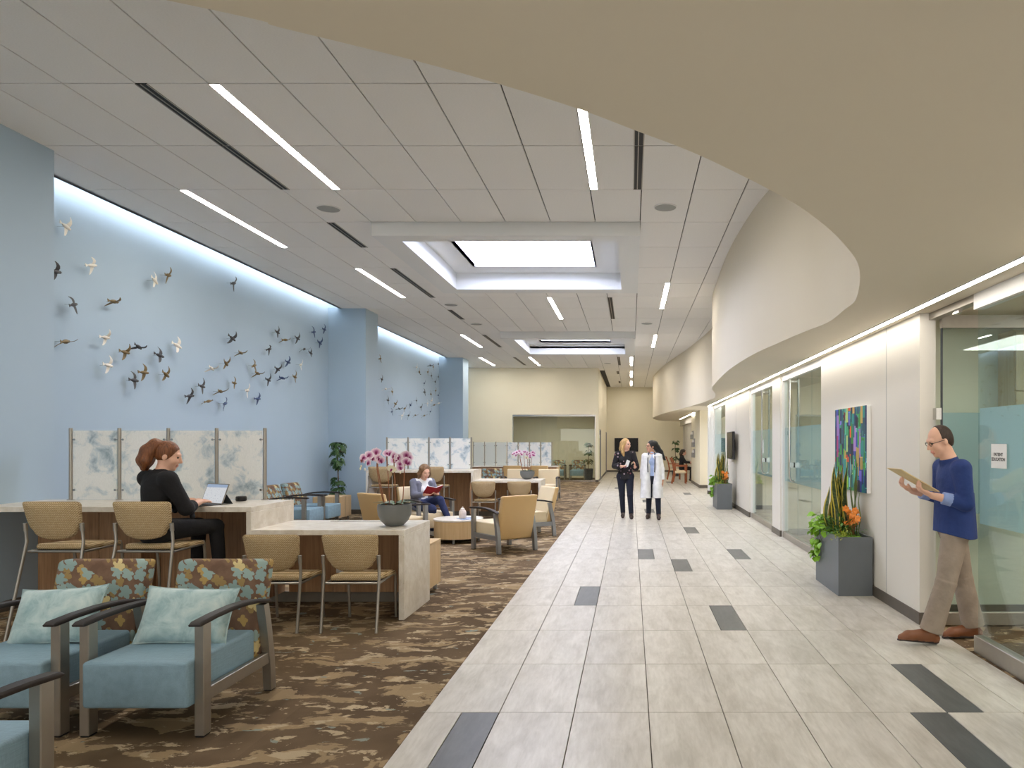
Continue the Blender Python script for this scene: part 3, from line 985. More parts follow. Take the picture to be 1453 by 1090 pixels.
# soffit light along the right wall, and the one in the nook
for y0, y1, x0, lab in ((-2.0, 21.7, 2.38, 'continuous linear light along the soffit above the glazed doors'), (26.3, 34.0, 2.36, 'linear light under the soffit of the seating nook')):
    t = thing('soffit_light', lab, 'light', (x0, (y0 + y1) / 2, SOF))
    L = (y1 - y0) / 2
    mb = MB(); mb.box(0.0, 0.008, -L, L, -0.008, 0.0); mb.box(0.068, 0.076, -L, L, -0.008, 0.0); mb.build('frame', 'frame_white', t, smooth=False)
    mb = MB(); mb.box(0.008, 0.068, -L, L, -0.006, -0.001); mb.build('diffuser', 'soffit_glow', t, smooth=False)
# ================================================================ furniture
# ---- lounge armchair, front towards local -Y
def armchair(name, label, cat, seat_m, back_m, metal_m, group=None):
    t = thing(name, label, cat, group=group)
    W = 0.312
    for s in (-1, 1):
        mb = MB(); mb.box(s * W - 0.026, s * W + 0.026, -0.375, -0.305, 0.008, 0.615, 0.004, 1); lg = mb.build('leg', metal_m, t)
        mb = MB(); mb.box(s * W - 0.022, s * W + 0.022, -0.37, -0.31, 0.0, 0.008); mb.build('glide', 'black_plastic', lg)
        mb = MB()
        rings = []
        for z, y in ((0.008, 0.365), (0.20, 0.35), (0.40, 0.315), (0.575, 0.275)):
            rings.append([(s * W - 0.026, y - 0.03, z), (s * W + 0.026, y - 0.03, z), (s * W + 0.026, y + 0.03, z), (s * W - 0.026, y + 0.03, z)])
        mb.loft(rings); lg = mb.build('leg', metal_m, t)
        mb = MB(); mb.box(s * W - 0.022, s * W + 0.022, 0.34, 0.39, 0.0, 0.008); mb.build('glide', 'black_plastic', lg)
        mb = MB(); mb.box(s * W - 0.018, s * W + 0.018, -0.31, 0.325, 0.185, 0.255, 0.003, 1); mb.build('side_rail', metal_m, t)
        mb = MB()
        rings = []
        for y, z in ((-0.418, 0.618), (-0.40, 0.622), (-0.25, 0.632), (-0.08, 0.635), (0.06, 0.629), (0.18, 0.615), (0.31, 0.588), (0.335, 0.582)):
            th = 0.013 if -0.41 < y < 0.32 else 0.006
            w = 0.031
            pr = [(-w * 0.86, -th), (w * 0.86, -th), (w, -th * 0.2), (w, th * 0.5), (w * 0.88, th), (-w * 0.88, th), (-w, th * 0.5), (-w, -th * 0.2)]
            rings.append([(s * W + a, y, z + b) for a, b in pr])
        mb.loft(rings); mb.build('armrest', 'arm_dark', t)
    mb = MB(); mb.box(-0.284, 0.284, -0.43, 0.24, 0.175, 0.425, 0.02, 3); seat = mb.build('seat', seat_m, t)
    mb = MB()
    mb.tube([(-0.27, -0.424, 0.401), (0.27, -0.424, 0.401)], 0.004, 6); mb.tube([(0.281, -0.41, 0.40), (0.281, 0.2, 0.40)], 0.004, 6); mb.tube([(-0.281, -0.41, 0.40), (-0.281, 0.2, 0.40)], 0.004, 6)
    mb.build('piping', seat_m, seat)
    # backrest: leaning wedge with rounded edges and gently dished top
    mb = MB()
    vs_ = mb.box(-0.284, 0.284, 0.0, 0.13, 0.0, 0.66, 0.028, 3)
    for v in vs_:
        f = v.co.z / 0.66
        v.co.x *= 1.0 + 0.035 * f
        v.co.y = v.co.y * (1.0 - 0.25 * f) + 0.21 * f + 0.19 + 0.02 * (v.co.x / 0.28) ** 2 * -f
        v.co.z = v.co.z * 0.985 + 0.185 - 0.018 * (1 - (v.co.x / 0.29) ** 2) * f
    mb.bm.normal_update()
    for f_ in mb.bm.faces:
        f_.material_index = 1 if f_.normal.y < -0.25 else 0
    mb.build('backrest', [back_m, 'vinyl_cream' if back_m == 'vinyl_tan' else back_m], t)
    mb = MB(); mb.box(-0.29, 0.29, 0.24, 0.28, 0.20, 0.24); mb.build('rear_rail', metal_m, t)
    return t
blue = armchair('armchair', 'blue armchair with floral back and pillow, nearer the tiled floor of the pair', 'armchair', 'fabric_blue', 'fabric_floral', 'metal_satin', 'blue armchairs in the front seating group')
blue.location = (-2.65, 4.145, 0)
copy_tree(blue, (-3.43, 4.145, 0), 0, 'blue armchair with floral back and pillow, next to its twin and beside the blue pilaster')
copy_tree(blue, (-2.74, 2.53, 0), PI, 'blue armchair cut by the picture edge, turned to face the two pillow armchairs')
GB = 'blue armchairs along the alcove wall'
copy_tree(blue, (-6.06, 13.25, 0), PI / 2, 'blue armchair with floral back, next to the maple side table under the birds', GB)
copy_tree(blue, (-6.06, 12.50, 0), PI / 2, 'blue armchair with floral back, half hidden behind the high counter', GB)
copy_tree(blue, (-4.08, 20.1, 0), 0.0, 'blue armchair with floral back behind the second workstation', 'blue armchairs deeper in the lounge')
GR = 'blue armchairs inside the far glazed room'
copy_tree(blue, (-2.3, 30.1, 0), 0.0, 'blue armchair behind the glass, next to the potted tree', GR)
copy_tree(blue, (-3.15, 30.1, 0), 0.0, 'blue armchair behind the glass, partly hidden by the seating in front', GR)
beige = armchair('armchair', 'tan vinyl armchair showing its broad back to the tiled corridor', 'armchair', 'vinyl_cream', 'vinyl_tan', 'metal_grey', 'tan armchairs around the round table')
beige.location = (-1.90, 10.42, 0)
def face(o, dx, dy):
    return math.atan2(dx, -dy)
beige.rotation_euler = (0, 0, face(0, -0.44, 0.48))
copy_tree(beige, (-1.78, 11.95, 0), face(0, -1.0, -0.62), 'tan vinyl armchair beyond the one with its back turned, facing the round table')
copy_tree(beige, (-3.68, 10.85, 0), face(0, 0.55, 0.83), 'tan vinyl armchair partly hidden behind the orchid bowl')
reader_chair = copy_tree(beige, (-3.52, 11.93, 0), face(0, 0.72, -0.70), 'tan vinyl armchair in which the woman sits reading')
G2 = 'tan armchairs of the second seating group'
copy_tree(beige, (-2.35, 19.55, 0), 0.0, 'cream lit armchair beside the end of the second workstation', G2)
copy_tree(beige, (-3.27, 19.7, 0), 0.0, 'cream armchair half hidden by the smaller orchid', G2)
copy_tree(beige, (-3.95, 23.6, 0), PI, 'tan armchair back below the row of narrow screens, next to the wall side', G2)
copy_tree(beige, (-3.05, 23.6, 0), PI, 'tan armchair back below the row of narrow screens, next to the end of the counter', G2)

# ---- lumbar pillow
def pillow(loc, rot, label):
    mb = MB()
    n, m = 22, 16
    W, Hh, T = 0.265, 0.170, 0.072
    for side in (1, -1):
        grid = []
        for i in range(n + 1):
            row = []
            for j in range(m + 1):
                u, v = 2 * i / n - 1, 2 * j / m - 1
                edge = (1 - abs(u) ** 2.6) * (1 - abs(v) ** 2.6)
                th = T * max(edge, 0) ** 0.55
                pinch = 1 - 0.085 * (1 - abs(u) ** 3) * abs(v) ** 4
                pinch2 = 1 - 0.06 * (1 - abs(v) ** 3) * abs(u) ** 4
                wr = 0.004 * math.sin(9 * u + 5 * v) * (edge ** 0.5 if edge > 0 else 0)
                row.append((u * W * pinch2, side * (th + wr) * 1.0, v * Hh * pinch))
            grid.append(row)
        mb.loft(grid, cap=False, closed_u=False)
    bmesh.ops.remove_doubles(mb.bm, verts=mb.bm.verts[:], dist=0.0008)
    o = mb.build('pillow', 'pillow_velvet', None, angle=75)
    tag(o, label, 'pillow')
    o.location = loc
    o.rotation_euler = rot
    mb = MB()
    pts = []
    for a in range(64):
        th = 2 * PI * a / 64
        c, s = math.cos(th), math.sin(th)
        k = 1 / max(abs(c), abs(s))
        u, v = c * k, s * k
        pts.append((u * W * (1 - 0.06 * (1 - abs(v) ** 3) * abs(u) ** 4), 0, v * Hh * (1 - 0.085 * (1 - abs(u) ** 3) * abs(v) ** 4)))
    mb.tube(pts, 0.0045, 6, closed=True); mb.build('piping', 'pillow_velvet', o)
pillow((-2.635, 4.135, 0.572), (math.radians(-25), math.radians(2), 0.05), 'pale blue velvet pillow on the armchair at the end of the pair')
pillow((-3.405, 4.135, 0.572), (math.radians(-25), math.radians(-4), -0.03), 'pale blue velvet pillow on the armchair beside the blue pilaster')

# ---- woven guest chair and counter stool, front towards local +Y
def guest_chair(name, label, cat, sh, group):
    t = thing(name, label, cat, group=group)
    k = sh - 0.46
    sp = 0.0 + k * 0.12
    # seat: rounded pad
    mb = MB()
    vs_ = mb.box(-0.225, 0.225, -0.20, 0.26, sh - 0.045, sh, 0.02, 3)
    for v in vs_:
        r = (v.co.x / 0.225) ** 2
        v.co.z += 0.018 * (1 - r) * (1 if v.co.z > sh - 0.02 else 0.3) - 0.03 * max(0, (v.co.y - 0.16) / 0.1) ** 2
        if v.co.y < -0.1:
            v.co.x *= 0.92
        v.co.y -= 0.03 * r * (1 if v.co.y > 0 else -1)
    mb.build('seat', 'weave_tan', t)
    mb = MB(); mb.box(-0.19, 0.19, -0.17, 0.19, sh - 0.062, sh - 0.046); mb.build('seat_pan', 'black_plastic', t)
    # backrest: wide at the top, rounded towards the bottom
    out = []
    top, bot = sh + 0.365, sh + 0.045
    wt, wb = 0.237, 0.165
    def corner(cx, cz, r, a0, a1, m=6):
        return [(cx + r * math.cos(a0 + (a1 - a0) * i / m), cz + r * math.sin(a0 + (a1 - a0) * i / m)) for i in range(m + 1)]
    out += corner(wt - 0.03, top - 0.03, 0.03, 0, PI / 2)
    out += corner(-wt + 0.03, top - 0.03, 0.03, PI / 2, PI)
    out += [(-wt + 0.014, top - 0.16), (-wt + 0.035, top - 0.22)]
    out += [(-wb * math.cos(a) * 1.08, bot + 0.075 - 0.075 * math.sin(a)) for a in [PI * i / 12 for i in range(0, 13)]]
    out += [(wt - 0.035, top - 0.22), (wt - 0.014, top - 0.16)]
    def back_y(x, z):
        f = (z - bot) / (top - bot)
        return -0.215 - 0.075 * f + 0.55 * x * x
    mb = MB()
    cx, cz = 0.0, (top + bot) / 2 + 0.02
    rings = []
    for sc, dy in ((0.0, 0.020), (0.5, 0.020), (0.93, 0.018), (1.0, 0.008), (1.0, -0.008), (0.93, -0.018), (0.5, -0.020), (0.0, -0.020)):
        s_ = max(sc, 0.01)
        rings.append([(cx + (x - cx) * s_, back_y(cx + (x - cx) * s_, cz + (z - cz) * s_) + dy, cz + (z - cz) * s_) for x, z in out])
    mb.loft(rings); mb.build('backrest', 'weave_tan', t, angle=50)
    for s in (-1, 1):
        mb = MB()
        mb.tube(catmull([(s * (0.232 + sp), -0.285 - k * 0.35, 0.0), (s * 0.2345, -0.222, sh + 0.03), (s * 0.234, -0.236, sh + 0.17)], 1), 0.0125, 10)
        mb.tube([(s * 0.234, -0.232, sh + 0.12), (s * 0.234, -0.238, sh + 0.185)], 0.016, 8)
        mb.build('leg', 'metal_satin', t)
        mb = MB()
        mb.tube(catmull([(s * (0.212 + sp), 0.268 + k * 0.2, 0.0), (s * 0.213, 0.25 + k * 0.08, sh * 0.5), (s * 0.213, 0.232, sh - 0.05), (s * 0.20, 0.20, sh - 0.045)], 4), 0.0125, 10)
        mb.build('leg', 'metal_satin', t)
        mb = MB(); mb.tube([(s * 0.231, -0.21, sh - 0.055), (s * 0.213, 0.22, sh - 0.052)], 0.010, 8); mb.build('side_tube', 'metal_satin', t)
    mb = MB(); mb.tube([(-0.231, -0.21, sh - 0.055), (0.231, -0.21, sh - 0.055)], 0.010, 8); mb.build('cross_tube', 'metal_satin', t)
    if k > 0.1:
        mb = MB(); mb.tube([(-0.214, 0.262, 0.25), (0.214, 0.262, 0.25)], 0.010, 8); mb.build('foot_rail', 'metal_satin', t)
    return t
GS, GC = 'woven counter stools', 'woven guest chairs at the low desks'
st = guest_chair('counter_stool', 'tan woven counter stool standing empty at the high counter', 'stool', 0.75, GS)
st.location = (-4.76, 5.98, 0)
copy_tree(st, (-4.02, 5.98, 0), 0, 'tan woven counter stool with the woman in black sitting on it')
copy_tree(st, (-5.03, 14.2, 0), 0.04, 'tan woven stool at the second counter, behind the large orchid')
copy_tree(st, (-3.98, 14.2, 0), 0, 'tan woven stool at the second counter, behind the reading woman')
gc = guest_chair('guest_chair', 'tan woven guest chair at the low desk, beside the blue armchair', 'chair', 0.46, GC)
gc.location = (-3.03, 6.12, 0)
copy_tree(gc, (-2.365, 6.12, 0), 0, 'tan woven guest chair at the low desk, next to its stone end panel')
copy_tree(gc, (-2.93, 14.1, 0), 0, 'tan woven guest chair at the second low desk, next to its high counter')
copy_tree(gc, (-2.22, 14.1, 0), 0, 'tan woven guest chair at the second low desk, partly hidden by tan armchairs')

# ---- workstations: high counter stepping down to a low desk
def workstation(x0, xm, x1, y0, y1, label, end_left=False):
    t = thing('workstation', label, 'desk', ((x0 + x1) / 2, (y0 + y1) / 2, 0))
    ox, oy = (x0 + x1) / 2, (y0 + y1) / 2
    def part(nm, mat, a, b, c, d, e, f, bev=0.003):
        mb = MB(); mb.box(a - ox, b - ox, c - oy, d - oy, e, f, bev, 1); return mb.build(nm, mat, t)
    zh, zl, th = 1.02, 0.812, 0.048
    part('high_top', 'stone_top', x0, xm, y0, y1, zh - th, zh)
    part('riser', 'stone_top', xm - 0.045, xm, y0, y1, zl - th, zh - th)
    lt = part('low_top', 'stone_top', xm, x1, y0, y1, zl - th, zl)
    part('end_panel', 'stone_top', x1 - 0.05, x1, y0, y1, 0, zl - th)
    mb = MB(); mb.box(xm + 0.42 - ox, xm + 0.98 - ox, y1 - 0.12 - oy, y1 - 0.095 - oy, zl, zl + 0.002); mb.build('cable_slot', 'black_slot', lt)
    if end_left:
        part('end_panel', 'wall_white', x0, x0 + 0.05, y0, y1, 0, zh - th)
    yb = y1 - 0.11
    n = max(2, round((xm - x0) / 0.62))
    for i in range(n):
        a = x0 + (0.05 if end_left else 0) + (xm - 0.05 - x0 - (0.05 if end_left else 0)) * i / n
        b = x0 + (0.05 if end_left else 0) + (xm - 0.05 - x0 - (0.05 if end_left else 0)) * (i + 1) / n
        part('wood_panel', 'wood_walnut', a + 0.003, b - 0.003, yb, yb + 0.04, 0.105, zh - th, 0.002)
    for i in range(3):
        a = xm + (x1 - 0.05 - xm) * i / 3
        b = xm + (x1 - 0.05 - xm) * (i + 1) / 3
        part('wood_panel', 'wood_walnut', a + 0.003, b - 0.003, yb, yb + 0.04, 0.105, zl - th, 0.002)
    part('divider', 'wood_walnut', xm - 0.085, xm - 0.047, y0 + 0.05, yb, 0.105, zl - th)
    if not end_left:
        part('divider', 'wood_walnut', -4.78, -4.74, yb - 0.22, yb, 0.105, zh - th)
    part('toe_kick', 'toe_kick', x0 + 0.06, x1 - 0.06, yb + 0.03, yb + 0.06, 0, 0.105)
    mb = MB(); mb.box(x1 - 0.9 - ox, x1 - 0.83 - ox, yb - 0.01 - oy, yb - oy, 0.30, 0.42); mb.build('outlet', 'paper_white', t)
workstation(-5.93, -3.42, -2.04, 6.27, 7.07, 'stone-topped workstation stepping from high counter to low desk, holding the laptop')
workstation(-5.5, -3.27, -1.87, 14.45, 15.25, 'second stone-topped workstation behind the reading woman', True)

# ---- printed glass screens on posts
def screen(posts, y, z0, zt, label, pane_m='screen_print', r=0.017, plain_until=0):
    t = thing('privacy_screen', label, 'screen', (posts[0], y, z0))
    for i, x in enumerate(posts):
        mb = MB(); mb.tube([(x - posts[0], 0, 0), (x - posts[0], 0, zt - z0)], r, 12)
        mb.lathe([(r * 2, 0.0), (r * 2, 0.006), (r, 0.008)], 14, (x - posts[0], 0, 0)); p = mb.build('post', 'metal_satin', t)
        for z in ((zt - z0) * 0.14, (zt - z0) * 0.84):
            for s in (-1, 1):
                if (i == 0 and s < 0) or (i == len(posts) - 1 and s > 0):
                    continue
                mb = MB(); mb.tube([(x - posts[0] + s * r * 0.8, 0, z), (x - posts[0] + s * (r + 0.022), 0, z)], 0.006, 8)
                mb.tube([(x - posts[0] + s * (r + 0.022), -0.012, z), (x - posts[0] + s * (r + 0.022), 0.012, z)], 0.011, 10); mb.build('clip', 'steel', p)
    for i, (a, b) in enumerate(zip(posts, posts[1:])):
        mb = MB(); mb.box(-(b - a) / 2 + r + 0.008, (b - a) / 2 - r - 0.008, -0.005, 0.005, 0.006, zt - z0 - 0.025)
        o = mb.build('pane', 'screen_plain' if i < plain_until else pane_m, t, smooth=False)
        o.location = ((a + b) / 2 - posts[0], 0, 0)
tt = NT('screen_plain')
tt.set(color=lin((226, 232, 226)), rough=0.25, alpha=0.62)
ys1 = 7.02
screen([(px - VX) / F * ys1 for px in (100.5, 169.5, 239, 307.5, 376)], ys1, 1.02, 1.745, 'white and blue printed glass screen on the counter behind the woman in black')
ys2 = 15.2
screen([(px - VX) / F * ys2 for px in (549, 579, 608.6, 638.6, 668.8)], ys2, 1.02, 1.715, 'white and blue printed glass screen on the second counter')
ys3 = 25.0
screen([(671.6 + 15.93 * k - VX) / F * ys3 for k in range(8)], ys3, 0.76, 1.63, 'row of narrow glass screens in front of the cream wall', plain_until=3)
# low cabinet carrying the narrow screens
t = thing('low_cabinet', 'long low wood cabinet under the row of narrow screens', 'cabinet', (-4.15, 25.05, 0))
mb = MB(); mb.box(-1.58, 1.50, -0.2, 0.22, 0.08, 0.72, 0.004, 1); mb.build('body', 'wood_walnut', t)
mb = MB(); mb.box(-1.60, 1.57, -0.23, 0.25, 0.722, 0.76, 0.004, 1); mb.build('top', 'stone_top', t)
mb = MB(); mb.box(1.502, 1.57, -0.23, 0.25, 0.0, 0.722, 0.004, 1); mb.build('end_panel', 'wood_maple', t)
mb = MB(); mb.box(-1.55, 1.48, -0.15, 0.18, 0, 0.08); mb.build('plinth', 'toe_kick', t)

# ---- maple tables
def cube_table(loc, sx, sy, h, label, panels=1):
    t = thing('side_table', label, 'table', loc)
    mb = MB(); mb.box(-sx, sx, -sy, sy, 0.075, h - 0.022, 0.002, 1); mb.build('body', 'wood_maple', t)
    mb = MB(); mb.box(-sx, sx, -sy, sy, h - 0.02, h, 0.003, 1); mb.build('top', 'wood_maple', t)
    for a in (-1, 1):
        for b in (-1, 1):
            mb = MB(); mb.tube([(a * (sx - 0.05), b * (sy - 0.05), 0), (a * (sx - 0.05), b * (sy - 0.05), 0.075)], 0.02, 10); mb.build('foot', 'metal_grey', t)
    for i in range(1, panels):
        x = sx
        mb = MB(); mb.box(sx - 0.001, sx + 0.0015, -sy + 2 * sy * i / panels - 0.003, -sy + 2 * sy * i / panels + 0.003, 0.08, h - 0.02); mb.build('seam', 'toe_kick', t)
cube_table((-2.36, 7.39, 0), 0.27, 0.27, 0.545, 'maple cube side table tucked behind the stone desk end')
cube_table((-6.15, 14.35, 0), 0.27, 0.30, 0.50, 'maple cube side table between the blue armchair and potted tree', 2)
t = thing('round_table', 'round maple drum coffee table in front of the reading woman', 'table', (-2.79, 11.28, 0))
mb = MB(); mb.lathe([(0.385, 0.075), (0.385, 0.345)], 48); mb.build('drum', 'wood_maple', t)
mb = MB(); mb.lathe([(0.39, 0.347), (0.395, 0.352), (0.395, 0.372), (0.39, 0.376)], 48); mb.build('top', 'stone_top', t)
for a in range(4):
    an = a * PI / 2 - PI / 2
    mb = MB(); mb.tube([(0.32 * math.cos(an), 0.32 * math.sin(an), 0), (0.32 * math.cos(an), 0.32 * math.sin(an), 0.075)], 0.022, 10); mb.build('foot', 'metal_grey', t)
plain('ceramic', (222, 208, 196), 0.35, var=0.1, vscale=20)
plain('magazine', (150, 168, 196), 0.4, var=0.3, vscale=25)
t = thing('jar', 'small pale ceramic jar with lid on the round table', 'jar', (-2.70, 11.18, 0.3765))
mb = MB(); mb.lathe([(0.05, 0.006), (0.058, 0.02), (0.06, 0.10), (0.05, 0.13), (0.034, 0.145)], 20); mb.build('body', 'ceramic', t)
mb = MB(); mb.lathe([(0.036, 0.146), (0.03, 0.165), (0.01, 0.175), (0.012, 0.19), (0.004, 0.195)], 16); mb.build('lid', 'ceramic', t)
o = boxobj('magazine', 'magazine', -0.12, 0.12, -0.16, 0.16, 0, 0.005); o.location = (-2.66, 11.18, 0.3765); o.rotation_euler = (0, 0, 0.5); tag(o, 'magazine under the ceramic jar on the round table', 'magazine')
o.location.x += 0.02

# ---- laptop and small things on the counter
def laptop():
    t = thing('laptop', 'slim tablet laptop open on the high counter under the hands of the woman in black', 'laptop', (-3.93, 6.52, 1.021), math.radians(-22))
    mb = MB(); mb.box(-0.14, 0.14, -0.20, 0.0, 0.0, 0.008, 0.003, 1); kb = mb.build('keyboard', 'pot_dark', t)
    mb = MB()
    for r in range(4):
        for c in range(11):
            mb.box(-0.125 + c * 0.023, -0.106 + c * 0.023, -0.165 + r * 0.026, -0.145 + r * 0.026, 0.008, 0.010)
    mb.build('keys', 'black_plastic', kb, smooth=False)
    rot = Matrix.Rotation(math.radians(-22), 3, 'X')
    mb = MB(); mb.box(-0.145, 0.145, 0.0, 0.008, 0.004, 0.205, 0.003, 1, rot=rot, pivot=(0, 0, 0.004)); mb.build('tablet', 'metal_satin', t)
    mb = MB(); mb.box(-0.135, 0.135, -0.0015, -0.0005, 0.014, 0.196, rot=rot, pivot=(0, 0, 0.004)); sc = mb.build('display', 'display_page', t, smooth=False)
    mb = MB(); mb.box(-0.145, 0.145, 0.0, 0.003, 0.0, 0.11, rot=Matrix.Rotation(math.radians(35), 3, 'X'), pivot=(0, 0, 0.0))
    for v in mb.bm.verts: v.co += Vector((0, 0.11, 0.0))
    mb.build('kickstand', 'pot_dark', t, smooth=False)
def display():
    t = NT('display_page')
    v = t.coord()
    sp = t.n('ShaderNodeSeparateXYZ'); t.l(v, sp.inputs[0])
    top = t.math('GREATER_THAN', sp.outputs['Z'], 0.155)
    f = t.noise(t.coord((90, 1, 160)), 1.0, 3)
    text = t.ramp(f, [(0.60, lin((244, 246, 250))), (0.66, lin((150, 160, 176)))])
    c = t.mix(top, text, lin((176, 196, 226)))
    t.set(color=(0.02, 0.02, 0.02, 1), emit=c, estr=0.42, rough=0.2)
display()
laptop()
t = thing('speaker_puck', 'small round black device on the high counter by the last screen post', 'device', (-3.86, 6.90, 1.021))
mb = MB(); mb.lathe([(0.042, 0.0), (0.05, 0.006), (0.05, 0.038), (0.044, 0.046), (0.0451, 0.0461)], 24); mb.build('body', 'black_plastic', t)
mb = MB(); mb.lathe([(0.03, 0.0465), (0.03, 0.048)], 20); mb.build('cap', 'pot_dark', t)

# ---- televisions
t = thing('television', 'black flat television on the corridor end wall', 'television', (-0.24, YE - 0.05, 1.47))
mb = MB(); mb.box(-0.64, 0.64, -0.02, 0.03, -0.37, 0.37, 0.006, 1); mb.build('casing', 'black_plastic', t)
mb = MB(); mb.box(-0.62, 0.62, -0.0225, -0.0205, -0.345, 0.35); mb.build('display', 'screen_black', t)
mb = MB(); mb.box(-0.2, 0.2, 0.03, 0.05, -0.2, 0.2); mb.build('mount', 'black_plastic', t)
t = thing('wall_monitor', 'dark wall monitor on a bracket above the far planter', 'television', (2.44, 17.0, 1.53), math.radians(-2))
mb = MB(); mb.box(-0.03, 0.03, -0.62, 0.62, -0.33, 0.33, 0.006, 1); mb.build('casing', 'black_plastic', t)
mb = MB(); mb.box(-0.0325, -0.0305, -0.60, 0.60, -0.305, 0.31); mb.build('display', 'screen_black', t)
mb = MB(); mb.box(0.03, 0.096, -0.15, 0.15, -0.14, 0.14, 0.01, 1); mb.build('bracket', 'black_plastic', t)

# ---- painting beside the doors
def painting():
    y0, y1 = 7.36, 8.50
    z0, z1 = 1.06, 1.995
    t = thing('painting', 'abstract painting of crowded bright vertical blocks above the planter', 'painting', (XR, (y0 + y1) / 2, (z0 + z1) / 2))
    W, Hh = y1 - y0, z1 - z0
    mb = MB(); mb.box(-0.045, -0.001, -W / 2, W / 2, -Hh / 2, Hh / 2, 0.002, 1); mb.build('canvas', 'paper_white', t)
    rng = np.random.default_rng(5)
    nx, nz = 96, 80
    pal = np.array([lin(c)[:3] for c in [(28, 60, 92), (36, 44, 96), (32, 120, 128), (44, 148, 140), (60, 170, 120), (40, 92, 110), (24, 36, 58), (70, 160, 70), (52, 72, 170), (90, 190, 170)]])
    acc = np.array([lin(c)[:3] for c in [(150, 200, 50), (232, 96, 36), (196, 46, 52), (196, 70, 140), (120, 110, 220), (190, 220, 130), (140, 200, 220), (110, 40, 40), (200, 170, 90), (170, 130, 200), (60, 150, 60)]])
    img = np.zeros((nz, nx, 3)); img[:] = pal[6]
    for k in range(520):
        w = int(rng.integers(3, 10)); h = int(rng.integers(5, 30))
        if k > 480:
            w = int(rng.integers(4, 8)); h = int(rng.integers(10, 26))
        x = int(rng.integers(-2, nx)); z = int(rng.integers(-6, nz))
        col = acc[rng.integers(len(acc))] if rng.random() < (0.30 if k > 400 else 0.12) else pal[rng.integers(len(pal))]
        img[max(z, 0):z + h, max(x, 0):x + w] = col * (0.85 + 0.3 * rng.random())
        if rng.random() < 0.5:
            img[max(z + h - 1, 0):z + h, max(x, 0):x + w] = col * 1.4
    me = bpy.data.meshes.new('painted_face')
    ys_ = np.linspace(W / 2, -W / 2, nx + 1); zs_ = np.linspace(-Hh / 2, Hh / 2, nz + 1)
    verts = [(-0.0458, float(y), float(z)) for z in zs_ for y in ys_]
    faces = [(j * (nx + 1) + i, j * (nx + 1) + i + 1, (j + 1) * (nx + 1) + i + 1, (j + 1) * (nx + 1) + i) for j in range(nz) for i in range(nx)]
    me.from_pydata(verts, [], faces)
    ca = me.color_attributes.new('paint', 'FLOAT_COLOR', 'CORNER')
    cols = np.ones((nz * nx, 4, 4)); cols[:, :, :3] = np.clip(img, 0, 1).reshape(-1, 1, 3)
    ca.data.foreach_set('color', cols.astype(np.float32).ravel())
    m = NT('painted_canvas')
    at = m.n('ShaderNodeVertexColor'); at.layer_name = 'paint'
    m.set(color=at.outputs['Color'], rough=0.5)
    me.materials.append(MATS['painted_canvas'])
    link('painted_face', me, t)
painting()

# ---- brochure racks, nook furniture
for i, (z, y) in enumerate(((1.05, 26.6), (1.45, 26.6), (1.75, 27.2))):
    t = thing('brochure_rack', ['lower grey brochure rack on the pale wall block', 'upper grey brochure rack on the pale wall block', 'small top brochure rack on the pale wall block'][i], 'rack', (2.43, y, z))
    mb = MB(); mb.box(-0.02, 0, -0.3, 0.3, -0.02, 0.30); mb.build('back_plate', 'metal_grey', t)
    for k in range(2):
        mb = MB(); mb.box(-0.09, -0.02, -0.29 + k * 0.295, -0.005 + k * 0.295, -0.02, 0.16); mb.build('pocket', 'metal_grey', t)
        mb = MB(); mb.box(-0.07, -0.04, -0.26 + k * 0.295, -0.03 + k * 0.295, 0.161, 0.25); mb.build('leaflet', 'paper_white', t)
def wood_chair(loc, rz, label):
    t = thing('wooden_chair', label, 'chair', loc, rz, 'cherry wood chairs in the nook')
    for s in (-1, 1):
        mb = MB(); mb.loft([[(s * 0.22 + a, 0.22 + y + b, z) for a, b in ((-0.02, -0.02), (0.02, -0.02), (0.02, 0.02), (-0.02, 0.02))] for z, y in ((0, 0.10), (0.45, 0.0), (0.75, 0.06), (1.0, 0.16))]); mb.build('leg', 'wood_cherry', t)
        mb = MB(); mb.box(s * 0.22 - 0.02, s * 0.22 + 0.02, -0.24, -0.20, 0, 0.66); mb.build('leg', 'wood_cherry', t)
        mb = MB(); mb.box(s * 0.22 - 0.025, s * 0.22 + 0.025, -0.26, 0.24, 0.66, 0.69, 0.006, 1); mb.build('armrest', 'wood_cherry', t)
    mb = MB(); mb.box(-0.24, 0.24, -0.25, 0.22, 0.40, 0.48, 0.02, 2); mb.build('seat', 'vinyl_cream', t)
    for z, y in ((0.62, 0.25), (0.78, 0.29), (0.94, 0.35)):
        mb = MB(); mb.box(-0.2, 0.2, y - 0.01, y + 0.01, z - 0.03, z + 0.03); mb.build('slat', 'wood_cherry', t)
wood_chair((2.05, 28.45, 0), PI / 2, 'cherry wood armchair in which the woman in the nook sits')
wood_chair((1.92, 27.2, 0), PI / 2, 'cherry wood armchair standing empty before the seated woman')
wood_chair((1.90, 30.2, 0), PI / 2, 'cherry wood armchair beside the potted tree of the nook')
t = thing('writing_table', 'narrow cherry wood writing table in the nook', 'table', (2.62, 29.6, 0))
t.location = (2.66, 29.65, 0)
mb = MB(); mb.box(-0.22, 0.22, -1.6, 1.4, 0.71, 0.75, 0.004, 1); mb.build('top', 'wood_cherry', t)
for a in (-0.19, 0.19):
    for b in (-1.55, 1.35):
        mb = MB(); mb.box(a - 0.025, a + 0.025, b - 0.025, b + 0.025, 0, 0.71); mb.build('leg', 'wood_cherry', t)
